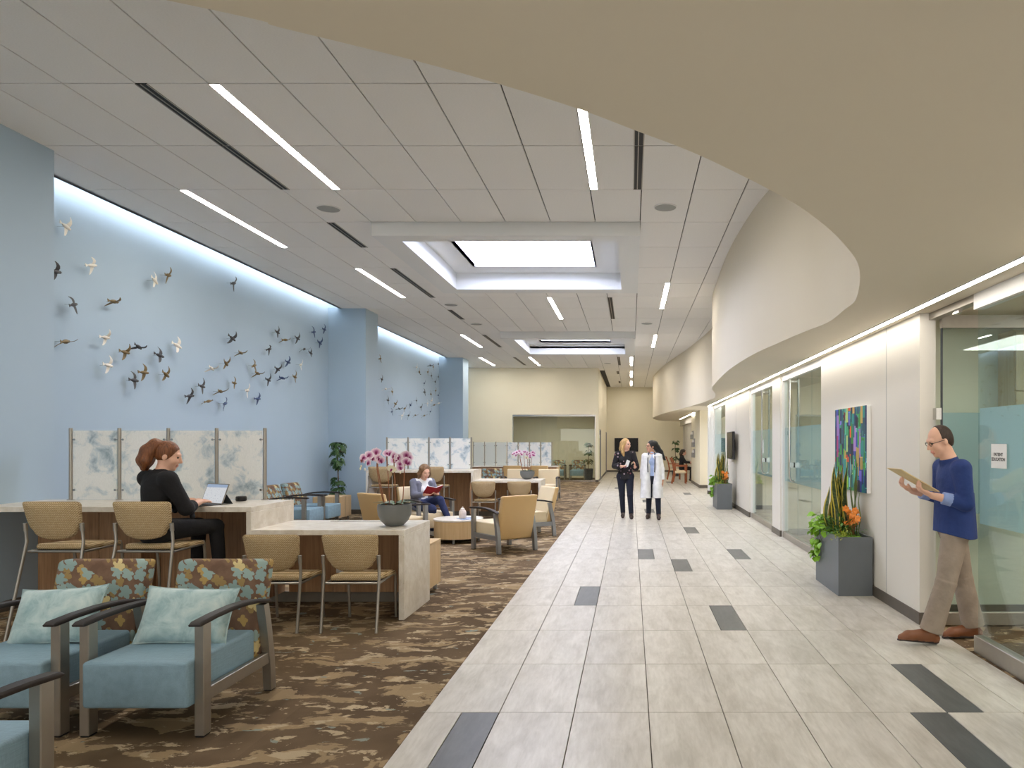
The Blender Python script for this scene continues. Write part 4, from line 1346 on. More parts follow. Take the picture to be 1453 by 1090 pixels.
# tall cabinet inside the first glazed room
t = thing('wall_cabinet', 'pale wood wall cabinet inside the room behind the sign', 'cabinet', (4.35, 6.30, 0))
mb = MB(); mb.box(-0.95, 1.2, -0.12, 0.148, 1.5, 2.6); mb.build('body', 'wood_maple', t)
for k in range(4):
    for z0_, z1_ in ((1.52, 2.05), (2.06, 2.58)):
        mb = MB(); mb.box(-0.94 + k * 0.535, -0.415 + k * 0.535, -0.14, -0.121, z0_, z1_, 0.002, 1); mb.build('door', 'wood_maple', t)
# ================================================================ people: smooth implicit bodies meshed with surface nets
def V3(p):
    return np.array(p, dtype=np.float64)
def unit(v):
    v = V3(v); return v / np.linalg.norm(v)
class Blob:
    """list of primitives -> one continuous smooth mesh"""
    def __init__(self):
        self.p, self.cuts = [], []
    def cone(self, a, b, ra, rb=None, m=0, k=0.02, flat=None, ends='round'):
        self.p.append(('c', V3(a), V3(b), ra, ra if rb is None else rb, m, k, (unit(flat[0]), flat[1]) if flat else None, ends))
        return self
    def chain(self, pts, rs, m=0, k=0.015, flat=None):
        for (a, b, r, s) in zip(pts, pts[1:], rs, rs[1:]):
            self.cone(a, b, r, s, m, k, flat)
        return self
    def ell(self, c, r, axes=None, m=0, k=0.02):
        self.p.append(('e', V3(c), V3(r), np.eye(3) if axes is None else np.array([unit(a) for a in axes]), m, k))
        return self
    def cut(self, pt, n):
        self.cuts.append((V3(pt), unit(n))); return self
    @staticmethod
    def dist(pr, P):
        if pr[0] == 'c':
            _, a, b, ra, rb, m, k, flat, ends = pr
            ba = b - a
            L2 = ba @ ba + 1e-12
            tu = ((P - a) @ ba) / L2
            t = np.clip(tu, 0, 1)
            v = P - (a + t[..., None] * ba)
            if ends != 'round':
                L = math.sqrt(L2)
                v = v - (((P - a) @ ba) / L2 - t)[..., None] * ba
            if flat:
                n, s = flat
                v = v + ((v @ n) * (s - 1))[..., None] * n
            d = np.sqrt((v * v).sum(-1)) - (ra + (rb - ra) * t)
            if ends != 'round':
                d = np.maximum(d, np.maximum(-tu, tu - 1) * L)
            return d
        _, c, r, A, m, k = pr
        q = (P - c) @ A.T
        k0 = np.sqrt(((q / r) ** 2).sum(-1)); k1 = np.sqrt(((q / (r * r)) ** 2).sum(-1)) + 1e-9
        return k0 * (k0 - 1) / k1
    @staticmethod
    def bbox(pr):
        if pr[0] == 'c':
            r = max(pr[3], pr[4]) / (min(1.0, pr[7][1]) if pr[7] else 1.0)
            return np.minimum(pr[1], pr[2]) - r, np.maximum(pr[1], pr[2]) + r
        r = pr[2].max()
        return pr[1] - r, pr[1] + r
    def mesh(self, name, mats, h):
        bb = [self.bbox(p) for p in self.p]
        lo = np.min([b[0] for b in bb], 0) - 4 * h; hi = np.max([b[1] for b in bb], 0) + 4 * h
        n = np.ceil((hi - lo) / h).astype(int) + 1
        f = np.full(n, 0.06, dtype=np.float64)
        ax = [lo[i] + h * np.arange(n[i]) for i in range(3)]
        for pr, (a, b) in zip(self.p, bb):
            k = pr[6] if pr[0] == 'c' else pr[5]
            mg = 3 * h + k
            i0 = np.maximum(((a - mg - lo) / h).astype(int), 0); i1 = np.minimum(((b + mg - lo) / h).astype(int) + 2, n)
            sl = tuple(slice(u, w) for u, w in zip(i0, i1))
            X, Y, Z = np.meshgrid(ax[0][sl[0]], ax[1][sl[1]], ax[2][sl[2]], indexing='ij')
            d = self.dist(pr, np.stack([X, Y, Z], -1))
            o = f[sl]
            w = np.clip(0.5 + 0.5 * (o - d) / k, 0, 1)
            f[sl] = o * (1 - w) + d * w - k * w * (1 - w)
        if self.cuts:
            X, Y, Z = np.meshgrid(*ax, indexing='ij')
            P = np.stack([X, Y, Z], -1)
            for pt, nn in self.cuts:
                f = np.maximum(f, (P - pt) @ nn)
        s = f < 0
        c = [s[i:n[0] - 1 + i, j:n[1] - 1 + j, k:n[2] - 1 + k] for i in (0, 1) for j in (0, 1) for k in (0, 1)]
        act = np.logical_or.reduce(c) & ~np.logical_and.reduce(c)
        I = np.argwhere(act)
        acc = np.zeros((len(I), 3)); cnt = np.zeros(len(I))
        cr = [np.array((i, j, k)) for i in (0, 1) for j in (0, 1) for k in (0, 1)]
        for a in cr:
            for axi in range(3):
                if a[axi]:
                    continue
                b = a.copy(); b[axi] = 1
                f0 = f[tuple((I + a).T)]; f1 = f[tuple((I + b).T)]
                x = (f0 < 0) != (f1 < 0)
                t = np.where(x, f0 / np.where(x, f0 - f1, 1), 0)
                acc += np.where(x[:, None], a + t[:, None] * (b - a), 0); cnt += x
        vid = np.full(act.shape, -1); vid[tuple(I.T)] = np.arange(len(I))
        verts = lo + h * (I + acc / cnt[:, None])
        quads = []
        for axi in range(3):
            e = [0, 0, 0]; e[axi] = 1
            u, w = (axi + 1) % 3, (axi + 2) % 3
            s0 = s[tuple(slice(0, n[d] - 1) if d == axi else slice(0, n[d]) for d in range(3))]
            s1 = s[tuple(slice(1, n[d]) if d == axi else slice(0, n[d]) for d in range(3))]
            E = np.argwhere(s0 != s1)
            E = E[(E[:, u] > 0) & (E[:, w] > 0) & (E[:, u] < n[u] - 1) & (E[:, w] < n[w] - 1)]
            sg = s0[tuple(E.T)]
            du = np.zeros(3, int); du[u] = 1
            dw = np.zeros(3, int); dw[w] = 1
            q = np.stack([vid[tuple((E - du - dw).T)], vid[tuple((E - dw).T)], vid[tuple(E.T)], vid[tuple((E - du).T)]], 1)
            q[~sg] = q[~sg][:, ::-1]
            quads.append(q)
        Q = np.concatenate(quads); Q = Q[(Q >= 0).all(1)]
        me = bpy.data.meshes.new(name)
        me.vertices.add(len(verts)); me.vertices.foreach_set('co', verts.astype(np.float32).ravel())
        me.loops.add(len(Q) * 4); me.loops.foreach_set('vertex_index', Q.astype(np.int32).ravel())
        me.polygons.add(len(Q)); me.polygons.foreach_set('loop_start', np.arange(0, len(Q) * 4, 4, dtype=np.int32))
        for m in mats:
            me.materials.append(MATS[m])
        if len(mats) > 1:
            C = verts[Q].mean(1)
            best = np.full(len(Q), 9.0); mi = np.zeros(len(Q), np.int32)
            for pr in self.p:
                a, b = self.bbox(pr)
                near = ((C > a - 0.03) & (C < b + 0.03)).all(1)
                if not near.any():
                    continue
                d = self.dist(pr, C[near])
                idx = np.where(near)[0]
                better = d < best[idx]
                best[idx[better]] = d[better]; mi[idx[better]] = pr[5] if pr[0] == 'c' else pr[4]
            me.polygons.foreach_set('material_index', mi)
        me.update(); me.validate()
        me.shade_smooth()
        return me

for nm, c in (('skin', (226, 178, 152)), ('skin_warm', (206, 158, 130)), ('lips', (206, 140, 124)), ('skin_hand', (214, 160, 134))):
    plain(nm, c, 0.55, var=0.03, vscale=30)
    b_ = MATS[nm].node_tree.nodes['Principled BSDF']
    b_.inputs['Subsurface Weight'].default_value = 0.0
plain('eye_dark', (50, 36, 28), 0.3)
for nm, c, r in (('cloth_black', (24, 24, 27), 0.9), ('cloth_navy', (36, 58, 116), 0.85), ('cloth_cuff', (142, 160, 206), 0.85), ('cloth_khaki', (150, 136, 122), 0.9),
                 ('leather_brown', (124, 76, 46), 0.45), ('sole_dark', (40, 30, 24), 0.7), ('cloth_white', (236, 236, 236), 0.85), ('cloth_lightblue', (168, 186, 220), 0.85), ('cloth_darknavy', (30, 34, 48), 0.9),
                 ('cloth_grey', (112, 114, 128), 0.9), ('denim', (36, 46, 84), 0.9), ('hair_brown', (54, 38, 28), 0.6), ('hair_auburn', (118, 70, 36), 0.5), ('hair_blonde', (196, 160, 104), 0.5), ('hair_black', (22, 19, 20), 0.4),
                 ('hair_light_brown', (124, 92, 60), 0.5), ('book_red', (150, 26, 36), 0.6), ('folder', (222, 200, 152), 0.7), ('shoe_dark', (60, 46, 40), 0.5)):
    if 'hair' in nm:
        t_ = NT(nm)
        f_ = t_.noise(t_.coord((75, 75, 9)), 1.0, 4, 0.6, 0.4)
        cc = lin(c)
        t_.set(color=t_.ramp(f_, [(0.3, tuple(v * 0.45 for v in cc[:3]) + (1,)), (0.7, tuple(min(1, v * 1.45) for v in cc[:3]) + (1,))]), rough=r)
        t_.bump(f_, 0.6, 0.01)
        continue
    cl = 'cloth' in nm or nm == 'denim'
    plain(nm, c, r, var=0.10 if cl else 0.05, vscale=12, bump=0.45 if cl else 0, bscale=17, bdist=0.02)
def floral_blouse():
    t = NT('cloth_blouse')
    v = t.n('ShaderNodeTexVoronoi', feature='F1'); v.inputs['Scale'].default_value = 16
    t.l(t.coord(), v.inputs['Vector'])
    m = t.math('LESS_THAN', v.outputs['Distance'], 0.30)
    sc = t.n('ShaderNodeSeparateColor'); t.l(v.outputs['Color'], sc.inputs[0])
    c = t.ramp(sc.outputs[0], [(0.0, lin((26, 24, 28))), (0.55, lin((170, 150, 160))), (0.8, lin((150, 92, 100)))], 'CONSTANT')
    t.set(color=t.mix(m, lin((26, 24, 28)), c), rough=0.8)
floral_blouse()

def head(B, C, f, u, s=1.0, skin=0, lips=1, eye=2):
    C, f = V3(C), unit(f); l = unit(np.cross(u, f)); u = np.cross(f, l)
    P = lambda a, b, c: C + s * (a * l + b * f + c * u)
    B.ell(P(0, -0.012, 0.025), np.array((0.073, 0.092, 0.093)) * s, (l, f, u), skin, 0.02)
    B.ell(P(0, 0.040, -0.030), np.array((0.060, 0.052, 0.080)) * s, (l, f, u), skin, 0.02)
    B.cone(P(0, 0.01, -0.055), P(0, 0.062, -0.098), 0.048 * s, 0.024 * s, skin, 0.02)
    B.cone(P(-0.03, 0.074, 0.026), P(0.03, 0.074, 0.026), 0.016 * s, None, skin, 0.012)
    B.cone(P(0, 0.090, 0.012), P(0, 0.108, -0.030), 0.008 * s, 0.0125 * s, skin, 0.012)
    B.cone(P(-0.014, 0.090, -0.034), P(0.014, 0.090, -0.034), 0.009 * s, None, skin, 0.008)
    for q in (-1, 1):
        B.ell(P(q * 0.074, -0.008, -0.012), np.array((0.010, 0.020, 0.031)) * s, (l, f, u), skin, 0.006)
        B.ell(P(q * 0.036, 0.060, -0.028), np.array((0.022, 0.030, 0.024)) * s, (l, f, u), skin, 0.015)
        B.ell(P(q * 0.030, 0.079, 0.006), np.array((0.012, 0.008, 0.0065)) * s, (l, f, u), eye, 0.003)
    B.cone(P(-0.017, 0.089, -0.063), P(0.017, 0.089, -0.063), 0.0068 * s, None, lips, 0.004)
    B.cone(P(-0.013, 0.086, -0.073), P(0.013, 0.086, -0.073), 0.0072 * s, None, lips, 0.004)
    return P
def hand(B, w, d, n, side, curl=0.5, s=1.0, m=0):
    """w wrist, d pointing direction, n palm normal, side: +1 thumb towards cross(n,d)"""
    w, d = V3(w), unit(d); n = V3(n) - d * (V3(n) @ d); n = unit(n)
    t = np.cross(n, d) * side
    B.cone(w, w + d * 0.045 * s, 0.026 * s, 0.034 * s, m, 0.012, (n, 1.7))
    B.cone(w + d * 0.035 * s - t * 0.012 * s, w + d * 0.085 * s - t * 0.016 * s, 0.026 * s, 0.022 * s, m, 0.01, (n, 1.9))
    B.cone(w + d * 0.035 * s + t * 0.012 * s, w + d * 0.088 * s + t * 0.016 * s, 0.026 * s, 0.022 * s, m, 0.01, (n, 1.9))
    for i, (o, L) in enumerate(((0.029, 0.070), (0.010, 0.078), (-0.010, 0.072), (-0.029, 0.056))):
        p0 = w + s * (d * 0.088 + t * o)
        a1, a2 = curl * 0.7, curl * 1.7
        p1 = p0 + s * L * 0.5 * (d * math.cos(a1) + n * math.sin(a1) + t * o * 1.5)
        p2 = p1 + s * L * 0.5 * (d * math.cos(a2) + n * math.sin(a2))
        B.cone(p0, p1, 0.0092 * s, 0.0085 * s, m, 0.004); B.cone(p1, p2, 0.0085 * s, 0.0072 * s, m, 0.004)
    q0 = w + s * (d * 0.028 + t * 0.026)
    q1 = q0 + s * 0.045 * unit(d * 0.75 + t * 0.6 + n * 0.3)
    q2 = q1 + s * 0.032 * unit(d * 0.95 + t * 0.15 + n * (0.2 + curl * 0.4))
    B.cone(q0, q1, 0.014 * s, 0.0105 * s, m, 0.006); B.cone(q1, q2, 0.0105 * s, 0.008 * s, m, 0.005)
def person(label, J, top, trousers, shoes, skin='skin', s=1.0, h=0.008, female=True, coat=None, top_mats=None, hair=None, shoe_mats=None, group=None, sleeve=1.0):
    f = unit(J['fwd']); up = unit(V3(J['neck']) - V3(J['pelvis']))
    lat = unit(V3(J['shL']) - V3(J['shR']))
    B = Blob()
    P = head(B, J['head'], J['look'], (0, 0, 1), J.get('hs', 1.0))
    nk, hd, ch, wa, pe = (V3(J[k]) for k in ('neck', 'head', 'chest', 'waist', 'pelvis'))
    rn = 0.046 if female else 0.056
    B.cone(nk - up * 0.03, P(0, -0.015, -0.055), rn * 1.15, rn, 0, 0.025)
    wl = (0.125, 0.105, 0.145) if female else (0.155, 0.145, 0.15)
    fl = (f, 1.35)
    def torso(T, e, m=0):
        T.cone(ch, wa, wl[0] + e, wl[1] + e, m, 0.03, fl); T.cone(wa, pe, wl[1] + e, wl[2] + e, m, 0.03, fl)
        T.cone(V3(J['shL']) - lat * 0.03, V3(J['shR']) + lat * 0.03, 0.052 + e, None, m, 0.05)
        T.cone(nk - up * 0.02, ch, 0.055 + e, 0.11 + e, m, 0.05, fl)
        if female:
            for q in (-1, 1):
                T.ell(ch + f * 0.065 + lat * 0.065 * q - up * 0.03, (0.055 + e, 0.05 + e, 0.055 + e), None, m, 0.04)
    def arms(T, e, m=0, frac=1.0, flare=0.0):
        for q in 'LR':
            a, b, c = V3(J['sh' + q]), V3(J['el' + q]), V3(J['wr' + q])
            ra = 0.046 if female else 0.054
            T.cone(a, b, ra + e, ra * 0.84 + e, m, 0.03)
            if frac > 0:
                c2 = b + (c - b) * frac
                T.cone(b, c2, ra * 0.80 + e, (ra * 0.80 * (1 - frac) + 0.027 * frac) + e + flare, m, 0.02, None, 'round' if e == 0 else 'flat')
    def legs(T, e, m=0, frac=1.0, flare=0.0):
        for q in 'LR':
            a, b, c = V3(J['hip' + q]), V3(J['kn' + q]), V3(J['an' + q])
            T.cone(a, b, (0.083 if female else 0.088) + e, (0.053 if female else 0.060) + e, m, 0.03)
            c2 = b + (c - b) * frac
            T.cone(b, c2, (0.053 if female else 0.060) + e, (0.036 if female else 0.042) + e + flare, m, 0.02, None, 'round' if e == 0 else 'flat')
    torso(B, 0); arms(B, 0); legs(B, 0)
    for q in 'LR':
        a = V3(J['an' + q]); t = V3(J['toe' + q])
        B.cone(a, a * 0.35 + t * 0.65, 0.034, 0.026, 0, 0.02)
        hd_ = J.get('hand' + q)
        if hd_:
            hand(B, J['wr' + q], hd_[0], hd_[1], hd_[2], hd_[3], s * (0.94 if female else 1.05), 0)
    me = B.mesh('person', [skin, 'lips', 'eye_dark'], h)
    o = link('person', me)
    tag(o, label, 'person', group)
    if top:
        T = Blob(); top(T, torso, arms, J, P, f, up, lat)
        link('top', T.mesh('top', top_mats, h), o)
    if trousers:
        T = Blob()
        T.cone(wa * 0.3 + pe * 0.7, pe, wl[1] + 0.02, wl[2] + 0.008, 0, 0.03, fl)
        T.cone(V3(J['hipL']), V3(J['hipR']), (0.083 if female else 0.088) + 0.012, None, 0, 0.04)
        legs(T, 0.010 if female else 0.018, 0, 0.97, 0.004 if female else 0.028)
        link('trousers', T.mesh('trousers', [trousers], h), o)
    for q in 'LR':
        a = V3(J['an' + q]); t = V3(J['toe' + q])
        T = Blob()
        dr = unit(t - a); dz = unit(V3((dr[0], dr[1], 0)))
        heel = a - dz * 0.035 + V3((0, 0, -0.045)); ball = a * 0.25 + t * 0.75 + V3((0, 0, 0.004))
        T.cone(a + V3((0, 0, 0.0)), heel, 0.040, 0.036, 0, 0.02); T.cone(a, ball, 0.041, 0.036, 0, 0.03); T.cone(heel, ball, 0.036, 0.036, 0, 0.02); T.cone(ball, t, 0.036, 0.026, 0, 0.02)
        so = -0.030
        T.cone(heel + V3((0, 0, so)), t + V3((0, 0, so * 0.55)), 0.036, 0.032, 1, 0.006, (np.cross(np.cross(dr, (0, 0, 1)), dr), 3.2))
        link('shoe', T.mesh('shoe', shoe_mats or ['leather_brown', 'sole_dark'], min(h, 0.008)), o)
    if hair:
        T = Blob(); hm = hair(T, P, f, J)
        link('hair', T.mesh('hair', [hm], min(h, 0.009)), o)
    return o, P

# ---- the man stepping out of the doorway
J = dict(fwd=(-1, 0, 0), look=(-0.93, -0.05, -0.36), pelvis=(2.60, 5.61, 0.95), waist=(2.605, 5.61, 1.09), chest=(2.60, 5.61, 1.29), neck=(2.575, 5.61, 1.455), head=(2.485, 5.605, 1.615),
         shL=(2.585, 5.435, 1.395), shR=(2.585, 5.785, 1.395), elL=(2.60, 5.40, 1.125), elR=(2.59, 5.83, 1.14), wrL=(2.355, 5.44, 1.185), wrR=(2.33, 5.76, 1.20),
         handL=((-0.85, 0.12, 0.42), (0.42, 0.1, 0.85), -1, 0.75), handR=((-0.85, -0.12, 0.42), (0.42, -0.1, 0.85), 1, 0.75),
         hipL=(2.59, 5.545, 0.90), hipR=(2.62, 5.675, 0.90), knL=(2.495, 5.505, 0.50), knR=(2.715, 5.70, 0.49), anL=(2.375, 5.52, 0.092), anR=(2.80, 5.69, 0.092), toeL=(2.135, 5.50, 0.062), toeR=(2.57, 5.685, 0.032))
def man_top(T, torso, arms, J, P, f, up, lat):
    torso(T, 0.012)
    for q in 'LR':
        a, b, c = V3(J['sh' + q]), V3(J['el' + q]), V3(J['wr' + q])
        T.cone(a, b, 0.072, 0.060, 0, 0.04)
        T.cone(b, b + (c - b) * 0.42, 0.058, 0.050, 0, 0.02)
        T.cone(b + (c - b) * 0.40, b + (c - b) * 0.70, 0.050, 0.049, 1, 0.004, None, 'flat')
    T.cone((2.605, 5.61, 1.2), (2.61, 5.61, 0.84), 0.182, 0.205, 0, 0.02, (f, 1.32), 'flat')
    T.cone((2.572, 5.61, 1.42), (2.556, 5.61, 1.474), 0.078, 0.071, 0, 0.008, None, 'flat')
    T.cut((2.60, 5.61, 0.850), (-0.25, 0, -1))
def man_hair(T, P, f, J):
    l, ff, u = P(1, 0, 0) - P(0, 0, 0), P(0, 1, 0) - P(0, 0, 0), P(0, 0, 1) - P(0, 0, 0)
    T.ell(P(0, -0.018, 0.025), (0.080, 0.095, 0.098), (l, ff, u), 0, 0.01)
    T.ell(P(0, -0.055, -0.02), (0.066, 0.050, 0.065), (l, ff, u), 0, 0.02)
    T.cut(P(0, 0.012, 0.0), ff * 0.97 + u * 0.10); T.cut(P(0, 0, -0.072), -u); T.cut(P(0, -0.02, -0.02), -u * 0.6 + ff * 0.8)
    return 'hair_brown'
man, P = person('man in navy shirt and khaki trousers stepping out of the glass doorway with papers', J, man_top, 'cloth_khaki', 'leather_brown', 'skin', 1.0, 0.0065, False, top_mats=['cloth_navy', 'cloth_cuff'], hair=man_hair)
gl = MB()
for q in (-1, 1):
    pts = [P(q * (0.031 + 0.022 * math.cos(a)), 0.094, 0.004 + 0.016 * math.sin(a)) for a in [2 * PI * i / 14 for i in range(14)]]
    gl.tube(pts, 0.0022, 6, closed=True)
    gl.tube([P(q * 0.053, 0.092, 0.008), P(q * 0.076, 0.06, 0.008), P(q * 0.082, -0.005, 0.004)], 0.0022, 6)
gl.tube([P(-0.009, 0.097, 0.006), P(0.009, 0.097, 0.006)], 0.0022, 6)
gl.build('eyeglasses', 'black_plastic', man)
fo = thing('paper_folder', 'buff paper folder held open in the hands of the walking man', 'folder', (2.268, 5.60, 1.302))
fo.rotation_euler = (0, math.radians(30), 0)
mb = MB(); mb.box(-0.18, 0.18, -0.145, 0.145, -0.004, 0.0, 0.001, 1); mb.build('cover', 'folder', fo)
mb = MB(); mb.box(-0.172, 0.172, -0.138, 0.138, 0.0005, 0.005); mb.build('sheets', 'folder', fo)

# ---- woman working at the high counter
J = dict(fwd=(0.5, 0.86, 0), look=(0.90, 0.34, -0.26), hs=0.99, pelvis=(-4.07, 5.955, 0.865), waist=(-4.075, 5.95, 1.0), chest=(-4.06, 5.965, 1.195), neck=(-4.03, 5.985, 1.345), head=(-3.985, 6.0, 1.485),
         shL=(-4.20, 6.045, 1.29), shR=(-3.905, 5.885, 1.285), elL=(-4.17, 6.22, 1.07), elR=(-3.80, 5.95, 1.035), wrL=(-4.01, 6.38, 1.066), wrR=(-3.865, 6.24, 1.066),
         handL=((0.45, 0.85, 0.02), (0, 0, -1), 1, 0.25), handR=((0.02, 1.0, 0.02), (0, 0, -1), -1, 0.25),
         hipL=(-4.15, 6.0, 0.85), hipR=(-3.99, 5.92, 0.85), knL=(-3.98, 6.42, 0.845), knR=(-3.77, 6.33, 0.845), anL=(-3.99, 6.40, 0.42), anR=(-3.74, 6.34, 0.42), toeL=(-3.90, 6.56, 0.36), toeR=(-3.62, 6.48, 0.36))
def desk_top(T, torso, arms, J, P, f, up, lat):
    torso(T, 0.016)
    for q in 'LR':
        a, b, c = V3(J['sh' + q]), V3(J['el' + q]), V3(J['wr' + q])
        T.cone(a, b, 0.068, 0.058, 0, 0.05); T.cone(b, b + (c - b) * 0.38, 0.058, 0.052, 0, 0.02)
        T.cone(b + (c - b) * 0.34 + V3((0, 0, -0.03)), b + (c - b) * 0.3 + V3((0.02, 0, -0.085)), 0.016, 0.022, 0, 0.02)
    T.cone(J['waist'], V3(J['pelvis']) - up * 0.05, 0.125, 0.165, 0, 0.03, (f, 1.3), 'flat')
desk_woman, P = person('woman in black with an auburn ponytail typing at the high counter', J, desk_top, 'cloth_black', None, 'skin', 1.0, 0.0075, True, top_mats=['cloth_black'], hair=None, shoe_mats=['cloth_black', 'sole_dark'])
T = Blob()
l, ff, u = P(1, 0, 0) - P(0, 0, 0), P(0, 1, 0) - P(0, 0, 0), P(0, 0, 1) - P(0, 0, 0)
T.ell(P(0, -0.020, 0.030), (0.081, 0.098, 0.098), (l, ff, u), 0, 0.01)
T.cut(P(0, 0.050, 0.03), ff * 0.9 - u * 0.35); T.cut(P(0, -0.01, -0.05), -u * 0.80 + ff * 0.6)
hr = link('hair', T.mesh('hair', ['hair_auburn'], 0.0065), desk_woman)
T = Blob()
base = [P(0, -0.080, 0.075), P(0.0, -0.120, 0.068), P(0.0, -0.155, 0.0), P(0.0, -0.165, -0.085), P(0.0, -0.155, -0.155)]
for q, w in ((-0.028, 0.9), (0.0, 1.0), (0.030, 0.9), (0.012, 1.0)):
    T.chain([t + l * q * (0.4 + 0.3 * i) + ff * (0.02 if w < 1 else 0) for i, t in enumerate(base)], [0.032 * w, 0.046 * w, 0.056 * w, 0.052 * w, 0.016], 0, 0.02)
link('ponytail', T.mesh('ponytail', ['hair_auburn'], 0.0065), desk_woman)

# ---- blonde woman walking
x, y = -0.115, 14.75
J = dict(fwd=(0, -1, 0), look=(0.80, -0.58, -0.05), pelvis=(x, y, 0.92), waist=(x, y, 1.08), chest=(x, y, 1.25), neck=(x + 0.005, y, 1.41), head=(x + 0.015, y - 0.02, 1.56),
         shL=(x + 0.165, y, 1.355), shR=(x - 0.165, y, 1.355), elL=(x + 0.235, y - 0.02, 1.12), elR=(x - 0.235, y - 0.02, 1.10), wrL=(x + 0.20, y - 0.20, 1.08), wrR=(x - 0.06, y - 0.22, 1.10),
         handL=((0.0, -0.5, 0.85), (-1, 0, 0), -1, 0.5), handR=((0.95, -0.2, 0.2), (0, 0, 1), 1, 0.8),
         hipL=(x + 0.09, y, 0.88), hipR=(x - 0.09, y, 0.88), knL=(x + 0.10, y - 0.10, 0.50), knR=(x - 0.07, y + 0.02, 0.49), anL=(x + 0.125, y - 0.12, 0.092), anR=(x - 0.05, y + 0.10, 0.092), toeL=(x + 0.13, y - 0.28, 0.032), toeR=(x - 0.055, y - 0.05, 0.032))
def blouse(T, torso, arms, J, P, f, up, lat):
    torso(T, 0.014); arms(T, 0.018, 0, 0.80, 0.045)
    T.cone(J['waist'], V3(J['pelvis']) - up * 0.09, 0.13, 0.168, 0, 0.03, (f, 1.3), 'flat')
    T.cone(V3(J['neck']) + V3((0, 0, 0.012)), V3(J['neck']) + V3((0, 0, 0.035)), 0.056, None, 0, 0.005, None, 'flat')
def blonde_hair(T, P, f, J):
    l, ff, u = P(1, 0, 0) - P(0, 0, 0), P(0, 1, 0) - P(0, 0, 0), P(0, 0, 1) - P(0, 0, 0)
    T.ell(P(0, -0.022, 0.030), (0.084, 0.100, 0.100), (l, ff, u), 0, 0.01)
    for q in (-1, 1):
        T.chain([P(q * 0.07, -0.02, 0.05), P(q * 0.088, -0.025, -0.06), P(q * 0.09, -0.01, -0.17), P(q * 0.07, 0.02, -0.27)], [0.03, 0.036, 0.036, 0.014], 0, 0.03)
    T.chain([P(0, -0.09, 0.02), P(0, -0.10, -0.1), P(0, -0.09, -0.24)], [0.06, 0.06, 0.03], 0, 0.03)
    T.cut(P(0, 0.052, 0.02), ff)
    return 'hair_blonde'
blonde, P = person('blonde woman in dark floral blouse walking along the tiled corridor', J, blouse, 'cloth_darknavy', None, 'skin', 1.0, 0.009, True, top_mats=['cloth_blouse'], hair=blonde_hair, shoe_mats=['shoe_dark', 'shoe_dark'])
ph = thing('phone', 'pale phone in the hand of the blonde woman', 'phone', (x + 0.045, y - 0.275, 1.165))
ph.rotation_euler = (math.radians(15), math.radians(20), 0)
mb = MB(); mb.box(-0.035, 0.035, -0.005, 0.005, -0.07, 0.07, 0.004, 1); mb.build('case', 'paper_white', ph)
mb = MB(); mb.box(-0.03, 0.03, 0.0052, 0.0058, -0.064, 0.064); mb.build('display', 'screen_black', ph)

# ---- woman in the white coat
x, y = 0.445, 14.6
J = dict(hs=0.98, fwd=(-0.12, -0.99, 0), look=(-0.90, -0.42, 0.0), pelvis=(x, y, 0.90), waist=(x, y, 1.05), chest=(x, y, 1.22), neck=(x - 0.005, y, 1.375), head=(x - 0.02, y - 0.01, 1.52),
         shL=(x + 0.145, y + 0.02, 1.315), shR=(x - 0.145, y - 0.02, 1.315), elL=(x + 0.205, y + 0.0, 1.05), elR=(x - 0.195, y - 0.02, 1.05), wrL=(x + 0.22, y - 0.06, 0.80), wrR=(x - 0.20, y - 0.03, 0.82),
         handL=((0.05, -0.1, -1), (-1, 0, 0), 1, 0.5), handR=((0.0, -0.1, -1), (1, 0, 0), -1, 0.5),
         hipL=(x + 0.09, y, 0.86), hipR=(x - 0.09, y, 0.86), knL=(x + 0.12, y - 0.10, 0.49), knR=(x - 0.06, y + 0.04, 0.48), anL=(x + 0.135, y - 0.12, 0.092), anR=(x - 0.07, y + 0.08, 0.092), toeL=(x + 0.135, y - 0.28, 0.032), toeR=(x - 0.10, y - 0.08, 0.032))
def shirt(T, torso, arms, J, P, f, up, lat):
    torso(T, 0.008)
    T.cone(V3(J['neck']) + V3((0, 0, 0.0)), V3(J['neck']) + V3((0, 0, 0.03)), 0.06, 0.056, 0, 0.01, None, 'flat')
def black_hair(T, P, f, J):
    l, ff, u = P(1, 0, 0) - P(0, 0, 0), P(0, 1, 0) - P(0, 0, 0), P(0, 0, 1) - P(0, 0, 0)
    T.ell(P(0, -0.022, 0.030), (0.084, 0.102, 0.102), (l, ff, u), 0, 0.01)
    for q in (-0.04, 0.0, 0.04):
        T.chain([P(q, -0.08, 0.05), P(q, -0.13, -0.03), P(q * 1.1, -0.21, -0.13), P(q * 0.7, -0.33, -0.29)], [0.06, 0.056, 0.05, 0.014], 0, 0.03)
    T.cut(P(0, 0.050, 0.02), ff * 0.95 - u * 0.3)
    return 'hair_black'
coatw, P = person('dark-haired woman in a long white coat walking along the tiled corridor', J, shirt, 'cloth_darknavy', None, 'skin_warm', 1.0, 0.009, True, top_mats=['cloth_lightblue'], hair=black_hair, shoe_mats=['shoe_dark', 'sole_dark'])
T = Blob()
f = unit(J['fwd']); lat = unit(V3(J['shL']) - V3(J['shR']))
c_ = V3((x, y, 0))
for q in (-1, 1):
    T.cone(c_ + lat * 0.112 * q + V3((0, 0.0, 1.33)), c_ + lat * 0.135 * q + f * 0.05 + V3((0, 0.0, 0.44)), 0.084, 0.112, 0, 0.012, (f, 0.62), 'flat')
T.cone(c_ - f * 0.075 + V3((0, 0, 1.36)), c_ - f * 0.11 + V3((0, 0, 0.44)), 0.10, 0.15, 0, 0.04, (f, 2.0), 'flat')
T.cone(V3(J['shL']), V3(J['shR']), 0.058, None, 0, 0.05)
